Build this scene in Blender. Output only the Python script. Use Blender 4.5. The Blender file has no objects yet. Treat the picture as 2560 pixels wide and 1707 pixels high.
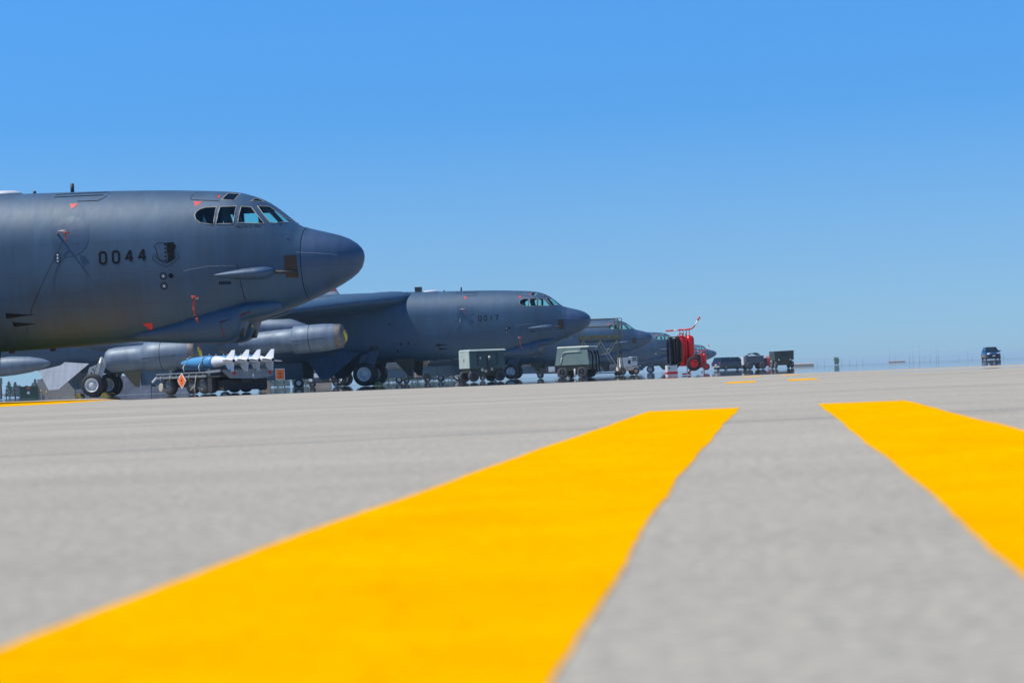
import bpy, bmesh, math, random
import numpy as np
from mathutils import Vector, Matrix
from mathutils.bvhtree import BVHTree
random.seed(7)
sc = bpy.context.scene
COL = sc.collection
R = math.radians

# ------------------------------------------------------------------ camera
cam_d = bpy.data.cameras.new('camera')
cam = bpy.data.objects.new('camera', cam_d)
COL.objects.link(cam)
cam_d.sensor_width = 36.0
cam_d.lens = 70.0
cam_d.clip_start = 0.02
cam_d.clip_end = 30000
cam_d.dof.use_dof = True
cam_d.dof.focus_distance = 62.0
cam_d.dof.aperture_fstop = 7.2
_p = math.atan(90.2 / 4978)
_r = math.atan(0.04)
fwd = Vector((0, math.cos(_p), math.sin(_p)))
up0 = Vector((0, -math.sin(_p), math.cos(_p)))
rt0 = Vector((1, 0, 0))
rt = rt0 * math.cos(_r) - up0 * math.sin(_r)
up = rt0 * math.sin(_r) + up0 * math.cos(_r)
M = Matrix((rt, up, -fwd)).transposed().to_4x4()
M.translation = Vector((0, 0, 0.15))
cam.matrix_world = M
sc.camera = cam

# ------------------------------------------------------------------ light
SUN = Vector((-0.52, -0.085, 0.85)).normalized()
world = bpy.data.worlds.new('World')
sc.world = world
world.use_nodes = True
wn = world.node_tree
wn.nodes.clear()
wo = wn.nodes.new('ShaderNodeOutputWorld')
bg = wn.nodes.new('ShaderNodeBackground')
sky = wn.nodes.new('ShaderNodeTexSky')
sky.sky_type = 'NISHITA'
sky.sun_disc = False
sky.sun_elevation = math.asin(SUN.z)
sky.sun_rotation = math.atan2(SUN.x, SUN.y)
sky.altitude = 2000
sky.air_density = 1.0
sky.dust_density = 0.0
sky.ozone_density = 10.0
# clear continental air: the pale band at the horizon is thin, so the sky is sampled a little above it
w_tc = wn.nodes.new('ShaderNodeTexCoord')
w_sp = wn.nodes.new('ShaderNodeSeparateXYZ')
wn.links.new(w_tc.outputs['Generated'], w_sp.inputs[0])
w_ab = wn.nodes.new('ShaderNodeMath'); w_ab.operation = 'ABSOLUTE'
wn.links.new(w_sp.outputs[2], w_ab.inputs[0])
w_z = wn.nodes.new('ShaderNodeMath'); w_z.operation = 'MULTIPLY_ADD'
w_z.inputs[1].default_value = 0.85; w_z.inputs[2].default_value = 0.045
wn.links.new(w_ab.outputs[0], w_z.inputs[0])
w_cb = wn.nodes.new('ShaderNodeCombineXYZ')
wn.links.new(w_sp.outputs[0], w_cb.inputs[0]); wn.links.new(w_sp.outputs[1], w_cb.inputs[1]); wn.links.new(w_z.outputs[0], w_cb.inputs[2])
w_nm = wn.nodes.new('ShaderNodeVectorMath'); w_nm.operation = 'NORMALIZE'
wn.links.new(w_cb.outputs[0], w_nm.inputs[0]); wn.links.new(w_nm.outputs[0], sky.inputs[0])
hs = wn.nodes.new('ShaderNodeHueSaturation')
w_sr = wn.nodes.new('ShaderNodeMapRange')
w_sr.inputs[1].default_value = 0.0; w_sr.inputs[2].default_value = 0.13
w_sr.inputs[3].default_value = 0.90; w_sr.inputs[4].default_value = 1.14
wn.links.new(w_ab.outputs[0], w_sr.inputs[0]); wn.links.new(w_sr.outputs[0], hs.inputs['Saturation'])
w_mr = wn.nodes.new('ShaderNodeMapRange')
w_mr.inputs[1].default_value = 0.0; w_mr.inputs[2].default_value = 0.19
w_mr.inputs[3].default_value = 0.70; w_mr.inputs[4].default_value = 1.25
wn.links.new(w_ab.outputs[0], w_mr.inputs[0]); wn.links.new(w_mr.outputs[0], hs.inputs['Value'])
wn.links.new(sky.outputs[0], hs.inputs['Color'])
w_ti = wn.nodes.new('ShaderNodeMix'); w_ti.data_type = 'RGBA'; w_ti.blend_type = 'MULTIPLY'
w_ti.inputs[0].default_value = 1.0; w_ti.inputs[7].default_value = (0.91, 1.03, 1.0, 1)
wn.links.new(hs.outputs[0], w_ti.inputs[6]); wn.links.new(w_ti.outputs[2], bg.inputs['Color'])
bg.inputs['Strength'].default_value = 0.14
wn.links.new(bg.outputs[0], wo.inputs[0])
sun_d = bpy.data.lights.new('sun', 'SUN')
sun_d.energy = 5.0
sun_d.angle = R(0.5)
sun_d.color = (1.0, 0.94, 0.85)
sun = bpy.data.objects.new('sun', sun_d)
COL.objects.link(sun)
sun.rotation_euler = SUN.to_track_quat('Z', 'Y').to_euler()
sun.location = (-50, -10, 80)
sc.view_settings.view_transform = 'Standard'
sc.view_settings.look = 'None'
sc.view_settings.exposure = 0.0
sc.view_settings.gamma = 1.0
sc.view_settings.use_curve_mapping = False
sc.render.engine = 'CYCLES'
sc.cycles.max_bounces = 8
sc.cycles.transparent_max_bounces = 16

# ------------------------------------------------------------------ materials
def new_mat(name):
    m = bpy.data.materials.new(name)
    m.use_nodes = True
    nt = m.node_tree
    nt.nodes.clear()
    out = nt.nodes.new('ShaderNodeOutputMaterial')
    return m, nt, out

def paint(name, col, rough=0.5, metal=0.0, var=0.12, scale=3.0, stretch=(1, 1, 1), spec=0.5, bump=0.0, dirt=None):
    """paint with uneven tone, wear and a little relief"""
    m, nt, out = new_mat(name)
    N, L = nt.nodes, nt.links
    b = N.new('ShaderNodeBsdfPrincipled')
    tc = N.new('ShaderNodeTexCoord')
    mp = N.new('ShaderNodeMapping')
    mp.inputs['Scale'].default_value = [scale * s for s in stretch]
    L.new(tc.outputs['Object'], mp.inputs[0])
    nz = N.new('ShaderNodeTexNoise')
    nz.inputs['Scale'].default_value = 1.0
    nz.inputs['Detail'].default_value = 6.0
    nz.inputs['Roughness'].default_value = 0.6
    L.new(mp.outputs[0], nz.inputs['Vector'])
    rp = N.new('ShaderNodeValToRGB')
    rp.color_ramp.elements[0].position = 0.3
    rp.color_ramp.elements[1].position = 0.7
    c0 = [max(0, c * (1 - var)) for c in col]
    c1 = [min(1, c * (1 + var)) for c in col]
    if dirt: c0 = dirt
    rp.color_ramp.elements[0].color = (*c0, 1)
    rp.color_ramp.elements[1].color = (*c1, 1)
    L.new(nz.outputs[0], rp.inputs[0])
    L.new(rp.outputs[0], b.inputs['Base Color'])
    b.inputs['Roughness'].default_value = rough
    b.inputs['Metallic'].default_value = metal
    b.inputs['Specular IOR Level'].default_value = spec
    if bump:
        bp = N.new('ShaderNodeBump')
        bp.inputs['Strength'].default_value = 1.0
        bp.inputs['Distance'].default_value = bump
        L.new(nz.outputs[0], bp.inputs['Height'])
        L.new(bp.outputs[0], b.inputs['Normal'])
    L.new(b.outputs[0], out.inputs[0])
    return m

def aircraft_paint(name, col, rough=0.42, spec=1.0):
    """dark grey aircraft paint: vertical rain streaks, skin-panel seams, faint oil-canning"""
    m, nt, out = new_mat(name)
    N, L = nt.nodes, nt.links
    b = N.new('ShaderNodeBsdfPrincipled')
    tc = N.new('ShaderNodeTexCoord')
    def noise(scale, detail=4.0):
        mp = N.new('ShaderNodeMapping'); mp.inputs['Scale'].default_value = scale
        L.new(tc.outputs['Object'], mp.inputs[0])
        n = N.new('ShaderNodeTexNoise'); n.inputs['Scale'].default_value = 1.0
        n.inputs['Detail'].default_value = detail
        L.new(mp.outputs[0], n.inputs['Vector'])
        return n
    streak = noise((5.0, 1.0, 0.45), 6.0)
    blotch = noise((0.9, 0.9, 0.9), 3.0)
    mul = N.new('ShaderNodeMath'); mul.operation = 'MULTIPLY_ADD'
    mul.inputs[1].default_value = 0.55
    L.new(streak.outputs[0], mul.inputs[0])
    m2 = N.new('ShaderNodeMath'); m2.operation = 'MULTIPLY'; m2.inputs[1].default_value = 0.45
    L.new(blotch.outputs[0], m2.inputs[0])
    L.new(m2.outputs[0], mul.inputs[2])
    rp = N.new('ShaderNodeValToRGB')
    rp.color_ramp.elements[0].position = 0.34
    rp.color_ramp.elements[1].position = 0.68
    rp.color_ramp.elements[0].color = (*[c * 0.76 for c in col], 1)
    rp.color_ramp.elements[1].color = (*[c * 1.26 for c in col], 1)
    L.new(mul.outputs[0], rp.inputs[0])
    # seams of the skin panels
    sx = N.new('ShaderNodeSeparateXYZ'); L.new(tc.outputs['Object'], sx.inputs[0])
    cx = N.new('ShaderNodeCombineXYZ')
    L.new(sx.outputs[0], cx.inputs[0]); L.new(sx.outputs[2], cx.inputs[1])
    br = N.new('ShaderNodeTexBrick')
    br.inputs['Scale'].default_value = 1.0
    br.inputs['Brick Width'].default_value = 1.35
    br.inputs['Row Height'].default_value = 0.78
    br.inputs['Mortar Size'].default_value = 0.008
    br.inputs['Mortar Smooth'].default_value = 0.3
    br.offset = 0.37
    br.inputs['Color1'].default_value = (1, 1, 1, 1)
    br.inputs['Color2'].default_value = (0.93, 0.93, 0.93, 1)
    br.inputs['Mortar'].default_value = (0.62, 0.62, 0.62, 1)
    L.new(cx.outputs[0], br.inputs['Vector'])
    mx = N.new('ShaderNodeMix'); mx.data_type = 'RGBA'; mx.blend_type = 'MULTIPLY'
    mx.inputs[0].default_value = 1.0
    L.new(rp.outputs[0], mx.inputs[6]); L.new(br.outputs['Color'], mx.inputs[7])
    L.new(mx.outputs[2], b.inputs['Base Color'])
    rr = N.new('ShaderNodeMapRange')
    rr.inputs[3].default_value = rough - 0.02; rr.inputs[4].default_value = rough + 0.10
    L.new(streak.outputs[0], rr.inputs[0]); L.new(rr.outputs[0], b.inputs['Roughness'])
    oil = noise((2.6, 1.6, 1.3), 2.0)
    bp = N.new('ShaderNodeBump'); bp.inputs['Strength'].default_value = 1.0
    bp.inputs['Distance'].default_value = 0.012
    L.new(oil.outputs[0], bp.inputs['Height'])
    L.new(bp.outputs[0], b.inputs['Normal'])
    b.inputs['Specular IOR Level'].default_value = spec
    b.inputs['Specular Tint'].default_value = (0.78, 0.92, 1.0, 1)
    L.new(b.outputs[0], out.inputs[0])
    return m

def glass(name, tint=(0.45, 0.78, 0.78)):
    m, nt, out = new_mat(name)
    N, L = nt.nodes, nt.links
    lw = N.new('ShaderNodeLayerWeight'); lw.inputs['Blend'].default_value = 0.5
    pw = N.new('ShaderNodeMath'); pw.operation = 'POWER'; pw.inputs[1].default_value = 4.0
    L.new(lw.outputs['Facing'], pw.inputs[0])
    fr = N.new('ShaderNodeMath'); fr.operation = 'MULTIPLY_ADD'; fr.inputs[1].default_value = 0.9; fr.inputs[2].default_value = 0.045
    L.new(pw.outputs[0], fr.inputs[0])
    tr = N.new('ShaderNodeBsdfTransparent'); tr.inputs[0].default_value = (*tint, 1)
    gl = N.new('ShaderNodeBsdfGlossy'); gl.inputs['Roughness'].default_value = 0.03
    mx = N.new('ShaderNodeMixShader')
    L.new(fr.outputs[0], mx.inputs[0]); L.new(tr.outputs[0], mx.inputs[1]); L.new(gl.outputs[0], mx.inputs[2])
    L.new(mx.outputs[0], out.inputs[0])
    return m

def foliage(name, c0, c1):
    return paint(name, [(a + b) / 2 for a, b in zip(c0, c1)], 0.7, var=0.4, scale=2.0)

def hot_ground(name, base_nodes):
    """Surface under a layer of hot air.  Below the layer's critical angle (a fraction of a
    degree) light is turned back up, so the surface mirrors what stands beyond it: an
    inferior mirage.  Above that angle the air is clear and the surface itself is seen."""
    m, nt, out = new_mat(name)
    N, L = nt.nodes, nt.links
    geo = N.new('ShaderNodeNewGeometry')
    surf = base_nodes(nt, geo)
    dt = N.new('ShaderNodeVectorMath'); dt.operation = 'DOT_PRODUCT'
    L.new(geo.outputs['Incoming'], dt.inputs[0]); L.new(geo.outputs['True Normal'], dt.inputs[1])
    # critical angle of the air layer, cooler over the pale lead-in area on the left, uneven elsewhere
    sp = N.new('ShaderNodeSeparateXYZ'); L.new(geo.outputs['Position'], sp.inputs[0])
    mp = N.new('ShaderNodeMapping'); mp.inputs['Scale'].default_value = (0.05, 0.02, 1)
    L.new(geo.outputs['Position'], mp.inputs[0])
    nz = N.new('ShaderNodeTexNoise'); nz.inputs['Scale'].default_value = 1.0; nz.inputs['Detail'].default_value = 3
    L.new(mp.outputs[0], nz.inputs['Vector'])
    cr = N.new('ShaderNodeMapRange')
    cr.inputs[1].default_value = 0.3; cr.inputs[2].default_value = 0.7
    cr.inputs[3].default_value = 0.0033; cr.inputs[4].default_value = 0.0037
    L.new(nz.outputs[0], cr.inputs[0])
    # (bearing of the spot west of the taxi line decides: the lead-in area is cooler)
    rat = N.new('ShaderNodeMath'); rat.operation = 'DIVIDE'
    L.new(sp.outputs[0], rat.inputs[0]); L.new(sp.outputs[1], rat.inputs[1])
    cool = N.new('ShaderNodeMapRange'); cool.interpolation_type = 'SMOOTHSTEP'
    cool.inputs[1].default_value = -0.212; cool.inputs[2].default_value = -0.192
    cool.inputs[3].default_value = 0.55; cool.inputs[4].default_value = 1.0
    L.new(rat.outputs[0], cool.inputs[0])
    mu = N.new('ShaderNodeMath'); mu.operation = 'MULTIPLY'
    L.new(cr.outputs[0], mu.inputs[0]); L.new(cool.outputs[0], mu.inputs[1])
    # a hotter strip of pavement on the right
    by = N.new('ShaderNodeMapRange'); by.interpolation_type = 'SMOOTHSTEP'
    by.inputs[1].default_value = 0.6; by.inputs[2].default_value = 1.1
    by.inputs[3].default_value = 0.0020; by.inputs[4].default_value = 0.0
    ab = N.new('ShaderNodeMath'); ab.operation = 'SUBTRACT'; ab.inputs[1].default_value = 30.3
    L.new(sp.outputs[1], ab.inputs[0])
    a2 = N.new('ShaderNodeMath'); a2.operation = 'ABSOLUTE'; L.new(ab.outputs[0], a2.inputs[0])
    L.new(a2.outputs[0], by.inputs[0])
    bx = N.new('ShaderNodeMapRange'); bx.interpolation_type = 'SMOOTHSTEP'
    bx.inputs[1].default_value = 5.0; bx.inputs[2].default_value = 6.2
    L.new(sp.outputs[0], bx.inputs[0])
    bm_ = N.new('ShaderNodeMath'); bm_.operation = 'MULTIPLY'
    L.new(by.outputs[0], bm_.inputs[0]); L.new(bx.outputs[0], bm_.inputs[1])
    ad = N.new('ShaderNodeMath'); ad.operation = 'ADD'
    L.new(mu.outputs[0], ad.inputs[0]); L.new(bm_.outputs[0], ad.inputs[1])
    sb = N.new('ShaderNodeMath'); sb.operation = 'SUBTRACT'
    L.new(ad.outputs[0], sb.inputs[0]); L.new(dt.outputs['Value'], sb.inputs[1])
    sm = N.new('ShaderNodeMapRange'); sm.interpolation_type = 'SMOOTHSTEP'
    sm.inputs[1].default_value = -0.00012; sm.inputs[2].default_value = 0.00012
    L.new(sb.outputs[0], sm.inputs[0])
    gl = N.new('ShaderNodeBsdfGlossy'); gl.inputs['Roughness'].default_value = 0.022
    gl.inputs['Color'].default_value = (0.97, 0.97, 0.97, 1)
    mx = N.new('ShaderNodeMixShader')
    L.new(sm.outputs[0], mx.inputs[0]); L.new(surf, mx.inputs[1]); L.new(gl.outputs[0], mx.inputs[2])
    L.new(mx.outputs[0], out.inputs[0])
    return m

def concrete_nodes(nt, geo):
    N, L = nt.nodes, nt.links
    b = N.new('ShaderNodeBsdfDiffuse')
    def nz(scale, detail, rough=0.6):
        n = N.new('ShaderNodeTexNoise'); n.inputs['Scale'].default_value = scale
        n.inputs['Detail'].default_value = detail; n.inputs['Roughness'].default_value = rough
        L.new(geo.outputs['Position'], n.inputs['Vector']); return n
    big, mid, fine, mott = nz(0.33, 4), nz(3.5, 5), nz(60.0, 3, 0.7), nz(30.0, 2, 0.5)
    spk = N.new('ShaderNodeTexVoronoi'); spk.inputs['Scale'].default_value = 30.0
    L.new(geo.outputs['Position'], spk.inputs['Vector'])
    def ramp(n, p0, p1, c0, c1):
        r = N.new('ShaderNodeValToRGB')
        r.color_ramp.elements[0].position = p0; r.color_ramp.elements[1].position = p1
        r.color_ramp.elements[0].color = (*c0, 1); r.color_ramp.elements[1].color = (*c1, 1)
        L.new(n.outputs[0], r.inputs[0]); return r
    def mul(a, c):
        x = N.new('ShaderNodeMix'); x.data_type = 'RGBA'; x.blend_type = 'MULTIPLY'; x.inputs[0].default_value = 1
        L.new(a, x.inputs[6]); L.new(c, x.inputs[7]); return x.outputs[2]
    bmp = N.new('ShaderNodeMapping'); bmp.inputs['Scale'].default_value = (0.10, 1.1, 1.0); bmp.inputs['Rotation'].default_value = (0, 0, R(-15))
    L.new(geo.outputs['Position'], bmp.inputs[0])
    band = N.new('ShaderNodeTexNoise'); band.inputs['Scale'].default_value = 1.0; band.inputs['Detail'].default_value = 5; band.inputs['Roughness'].default_value = 0.6
    L.new(bmp.outputs[0], band.inputs['Vector'])
    r6 = ramp(band, 0.32, 0.68, (0.88, 0.885, 0.90), (1.06, 1.06, 1.05))    # worn bands across the lanes
    r1 = ramp(big, 0.3, 0.7, (0.355, 0.334, 0.280), (0.405, 0.380, 0.319))
    r2 = ramp(mid, 0.3, 0.72, (0.94, 0.94, 0.95), (1.03, 1.03, 1.02))
    r3 = ramp(fine, 0.32, 0.66, (0.78, 0.79, 0.82), (1.14, 1.12, 1.09))
    r4 = ramp(mott, 0.30, 0.70, (0.93, 0.94, 0.96), (1.08, 1.065, 1.04))
    r5 = ramp(spk, 0.05, 0.16, (1.5, 1.45, 1.35), (1.0, 1.0, 1.0))     # pale grains of aggregate
    L.new(mul(mul(mul(mul(mul(r1.outputs[0], r6.outputs[0]), r2.outputs[0]), r3.outputs[0]), r4.outputs[0]), r5.outputs[0]), b.inputs['Color'])
    return b.outputs[0]

def yellow_nodes(nt, geo):
    N, L = nt.nodes, nt.links
    b = N.new('ShaderNodeBsdfDiffuse')
    n = N.new('ShaderNodeTexNoise'); n.inputs['Scale'].default_value = 4.0; n.inputs['Detail'].default_value = 8
    n.inputs['Roughness'].default_value = 0.65
    L.new(geo.outputs['Position'], n.inputs['Vector'])
    r = N.new('ShaderNodeValToRGB')
    r.color_ramp.elements[0].position = 0.28; r.color_ramp.elements[1].position = 0.62
    r.color_ramp.elements[0].color = (0.74, 0.335, 0.0, 1); r.color_ramp.elements[1].color = (0.84, 0.405, 0.0, 1)
    L.new(n.outputs[0], r.inputs[0])
    g = N.new('ShaderNodeTexNoise'); g.inputs['Scale'].default_value = 45.0; g.inputs['Detail'].default_value = 4; g.inputs['Roughness'].default_value = 0.7
    L.new(geo.outputs['Position'], g.inputs['Vector'])
    gr = N.new('ShaderNodeValToRGB')
    gr.color_ramp.elements[0].position = 0.30; gr.color_ramp.elements[1].position = 0.48
    gr.color_ramp.elements[0].color = (0.80, 0.76, 0.9, 1); gr.color_ramp.elements[1].color = (1, 1, 1, 1)
    L.new(g.outputs[0], gr.inputs[0])
    x = N.new('ShaderNodeMix'); x.data_type = 'RGBA'; x.blend_type = 'MULTIPLY'; x.inputs[0].default_value = 1
    L.new(r.outputs[0], x.inputs[6]); L.new(gr.outputs[0], x.inputs[7])
    L.new(x.outputs[2], b.inputs['Color'])
    return b.outputs[0]

MAT = {}
MAT['concrete'] = hot_ground('concrete', concrete_nodes)
MAT['yellow_line'] = hot_ground('yellow_line_paint', yellow_nodes)
MAT['sealant'] = paint('joint_sealant', (0.22, 0.22, 0.225), 0.8)
MAT['joint_pale'] = paint('pale_joint', (0.50, 0.48, 0.43), 0.8)
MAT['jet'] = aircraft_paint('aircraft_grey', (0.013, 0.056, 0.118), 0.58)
MAT['radome'] = aircraft_paint('radome_grey', (0.017, 0.054, 0.126), 0.54)
MAT['jet_dark'] = aircraft_paint('antenna_and_shade_grey', (0.008, 0.042, 0.102), 0.5)  # round antenna panel; also the shade painted on the forward leg plates
MAT['black'] = paint('black_marking', (0.006, 0.008, 0.011), 0.75, spec=0.15)
MAT['red'] = paint('red_marking', (0.62, 0.035, 0.04), 0.5)
MAT['streamer'] = paint('faded_red_cloth', (0.36, 0.05, 0.03), 0.8)
MAT['red_line'] = paint('red_stencil', (0.20, 0.012, 0.03), 0.6)
MAT['frame'] = paint('window_frame', (0.36, 0.355, 0.32), 0.5)
MAT['glass'] = glass('cockpit_glass', (0.62, 0.93, 0.88))
MAT['car_glass'] = paint('car_glass', (0.008, 0.014, 0.017), 0.06, var=0.02)
MAT['cabin'] = paint('cabin_lining', (0.020, 0.045, 0.075), 0.7)
MAT['brown'] = paint('brown_panel', (0.040, 0.022, 0.013), 0.6)
MAT['white'] = paint('white_paint', (0.72, 0.73, 0.74), 0.45, var=0.05)
MAT['light_grey'] = paint('light_grey_paint', (0.50, 0.52, 0.55), 0.5, var=0.08)
MAT['hub'] = paint('wheel_white', (0.62, 0.63, 0.62), 0.5, var=0.08)
MAT['tyre'] = paint('tyre_rubber', (0.018, 0.018, 0.020), 0.75, var=0.2)
MAT['rubber_grey'] = paint('dusty_tyre', (0.055, 0.055, 0.060), 0.85, var=0.25)
MAT['metal'] = paint('bare_metal', (0.36, 0.37, 0.37), 0.45, metal=0.3, var=0.15)
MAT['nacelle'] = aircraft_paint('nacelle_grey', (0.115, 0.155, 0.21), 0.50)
MAT['lip'] = paint('intake_lip_metal', (0.17, 0.15, 0.13), 0.5, metal=0.3, var=0.3, scale=6)
MAT['door'] = aircraft_paint('door_grey', (0.26, 0.285, 0.33), 0.5)
MAT['primer'] = paint('dark_primer', (0.034, 0.033, 0.016), 0.7)
MAT['steel_dark'] = paint('dark_steel', (0.022, 0.024, 0.026), 0.6, var=0.3)
MAT['art_yellow'] = paint('cover_yellow', (0.62, 0.55, 0.02), 0.6)
MAT['art_red'] = paint('cover_red', (0.50, 0.03, 0.05), 0.6)
MAT['art_blue'] = paint('cover_blue', (0.04, 0.06, 0.36), 0.6)
MAT['art_grey'] = paint('cover_grey', (0.13, 0.12, 0.12), 0.6)
MAT['cart_green'] = paint('cart_green', (0.125, 0.185, 0.17), 0.5, var=0.12, scale=2)
MAT['cart_shade'] = paint('cart_shaded_green', (0.030, 0.068, 0.070), 0.5, var=0.15, scale=2)  # pale cart green darkened to paint in the shade on its front
MAT['cart_pale'] = paint('cart_pale_green', (0.36, 0.43, 0.39), 0.5, var=0.1, scale=2)
MAT['olive'] = paint('dark_olive', (0.034, 0.042, 0.030), 0.6, var=0.25)
MAT['olive_bright'] = paint('stand_olive', (0.125, 0.12, 0.055), 0.6, var=0.3, scale=5)
MAT['cart_white'] = paint('cart_white', (0.56, 0.57, 0.56), 0.5, var=0.1)
MAT['slate'] = paint('cart_slate', (0.075, 0.088, 0.115), 0.5)
MAT['dark_green'] = paint('dark_green_paint', (0.020, 0.042, 0.040), 0.45)
MAT['box_green'] = paint('cabinet_green', (0.030, 0.075, 0.048), 0.5)
MAT['ext_red'] = paint('extinguisher_red', (0.62, 0.008, 0.010), 0.32, var=0.06)
MAT['hose'] = paint('black_hose', (0.016, 0.016, 0.017), 0.5)
MAT['navy'] = paint('navy_car_paint', (0.010, 0.024, 0.055), 0.22, var=0.05)
MAT['blue_car'] = paint('blue_car_paint', (0.012, 0.045, 0.12), 0.22, var=0.05)
MAT['lamp_red'] = paint('red_lens', (0.50, 0.015, 0.02), 0.2)
MAT['lamp_clear'] = paint('clear_lens', (0.75, 0.77, 0.8), 0.15)
MAT['bomb_blue'] = paint('bomb_blue', (0.062, 0.27, 0.52), 0.5, var=0.06)
MAT['bomb_white'] = paint('bomb_white', (0.66, 0.68, 0.71), 0.45, var=0.05)
MAT['orange'] = paint('placard_orange', (0.85, 0.16, 0.01), 0.5, var=0.04)
MAT['deck'] = paint('trailer_grey', (0.20, 0.225, 0.24), 0.45, metal=0.2, var=0.18)
MAT['rope'] = paint('pale_rope', (0.42, 0.40, 0.33), 0.8)
MAT['strap_yellow'] = paint('chock_yellow', (0.26, 0.20, 0.02), 0.6, var=0.3, scale=8)
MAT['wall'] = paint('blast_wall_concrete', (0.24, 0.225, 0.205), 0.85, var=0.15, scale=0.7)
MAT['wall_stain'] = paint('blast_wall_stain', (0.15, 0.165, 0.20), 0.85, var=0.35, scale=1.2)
MAT['tan'] = paint('tan_block', (0.42, 0.30, 0.21), 0.8, var=0.2)
MAT['tan_pale'] = paint('pale_straw', (0.42, 0.36, 0.30), 0.8, var=0.3, scale=4)
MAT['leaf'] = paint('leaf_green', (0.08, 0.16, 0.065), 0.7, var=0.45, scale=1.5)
MAT['leaf_hazed'] = paint('hazed_leaf_green', (0.10, 0.155, 0.135), 0.8, var=0.4, scale=0.5)  # leaf green paled and blued to paint in distance haze
MAT['bark'] = paint('bark', (0.07, 0.05, 0.035), 0.9)
MAT['pole'] = paint('hazed_pole_grey', (0.34, 0.41, 0.48), 0.6)  # grey lightened toward the sky colour to paint in haze
MAT['grass'] = paint('grass', (0.07, 0.12, 0.03), 0.9, var=0.4)

# ------------------------------------------------------------------ mesh helper
def frame_of(d):
    d = Vector(d).normalized()
    h = Vector((0, 0, 1)) if abs(d.z) < 0.9 else Vector((1, 0, 0))
    x = h.cross(d).normalized()
    return x, d.cross(x).normalized(), d

class MB:
    def __init__(s): s.v = []; s.f = []; s.m = []; s.sm = []; s.cm = 0
    def mat(s, i): s.cm = i; return s
    def add(s, vs, fs, smooth=False):
        o = len(s.v); s.v += [tuple(v) for v in vs]
        for f in fs: s.f.append([i + o for i in f]); s.m.append(s.cm); s.sm.append(smooth)
        return s
    def hexa(s, p):      # p: 4 bottom, 4 top
        return s.add(p, [(3, 2, 1, 0), (4, 5, 6, 7), (0, 1, 5, 4), (1, 2, 6, 5), (2, 3, 7, 6), (3, 0, 4, 7)])
    def box(s, x0, x1, y0, y1, z0, z1):
        return s.hexa([(x0, y0, z0), (x1, y0, z0), (x1, y1, z0), (x0, y1, z0), (x0, y0, z1), (x1, y0, z1), (x1, y1, z1), (x0, y1, z1)])
    def bar(s, a, b, w, h=None):
        h = h or w
        x, y, d = frame_of(Vector(b) - Vector(a)); a = Vector(a); b = Vector(b)
        c = [(-w/2, -h/2), (w/2, -h/2), (w/2, h/2), (-w/2, h/2)]
        return s.hexa([a + x * i + y * j for i, j in c] + [b + x * i + y * j for i, j in c])
    def loft(s, rings, closed=True, cap0=True, cap1=True, smooth=True):
        n = len(rings[0]); vs = [p for r in rings for p in r]; fs = []
        for k in range(len(rings) - 1):
            for i in range(n if closed else n - 1):
                j = (i + 1) % n
                fs.append((k*n + i, k*n + j, (k+1)*n + j, (k+1)*n + i))
        s.add(vs, fs, smooth)
        if cap0: s.add(rings[0], [tuple(range(n))[::-1]])
        if cap1: s.add(rings[-1], [tuple(range(n))])
        return s
    def lathe(s, o, d, prof, n=24, smooth=True, cap0=True, cap1=True):
        x, y, d = frame_of(d); o = Vector(o)
        rings = [[o + d * t + (x * math.cos(2*math.pi*i/n) + y * math.sin(2*math.pi*i/n)) * r for i in range(n)] for t, r in prof]
        return s.loft(rings, True, cap0, cap1, smooth)
    def cyl(s, a, b, r0, r1=None, n=12):
        a = Vector(a); b = Vector(b)
        return s.lathe(a, b - a, [(0, r0), ((b - a).length, r0 if r1 is None else r1)], n)
    def tube(s, pts, r, n=6, close=False):
        P = [Vector(p) for p in pts]; rings = []
        m = len(P)
        for k in range(m):
            if close: d = P[(k+1) % m] - P[k-1]
            else: d = P[min(k+1, m-1)] - P[max(k-1, 0)]
            x, y, d = frame_of(d)
            rings.append([P[k] + (x * math.cos(2*math.pi*i/n) + y * math.sin(2*math.pi*i/n)) * r for i in range(n)])
        if close: rings.append(rings[0])
        return s.loft(rings, True, not close, not close)
    def prism(s, poly, ax, t0, t1):      # poly of (u,v) extruded along axis ax
        def pt(u, v, t): return {'x': (t, u, v), 'y': (u, t, v), 'z': (u, v, t)}[ax]
        n = len(poly)
        vs = [pt(u, v, t0) for u, v in poly] + [pt(u, v, t1) for u, v in poly]
        return s.add(vs, [tuple(range(n))[::-1], tuple(range(n, 2*n))] + [(i, (i+1) % n, (i+1) % n + n, i + n) for i in range(n)])
    def mesh(s, name, mats):
        me = bpy.data.meshes.new(name)
        me.from_pydata(s.v, [], s.f)
        for m in (mats if isinstance(mats, (list, tuple)) else [mats]): me.materials.append(MAT[m])
        me.polygons.foreach_set('material_index', s.m)
        me.polygons.foreach_set('use_smooth', s.sm)
        bm = bmesh.new(); bm.from_mesh(me)
        bmesh.ops.remove_doubles(bm, verts=bm.verts, dist=1e-5)
        bmesh.ops.recalc_face_normals(bm, faces=bm.faces)
        bm.to_mesh(me); bm.free(); me.update()
        return me
    def build(s, name, mats, parent=None, loc=None, label=None):
        return link(name, s.mesh(name, mats), parent, loc, label)

def link(name, me, parent=None, loc=None, label=None):
    o = bpy.data.objects.new(name, me); COL.objects.link(o)
    if parent is not None: o.parent = parent
    if loc is not None: o.location = loc
    if label: o['label'] = label
    return o

def tag(o, label, cat, group=None):
    o['label'] = label; o['category'] = cat
    if group: o['group'] = group
    return o

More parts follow.
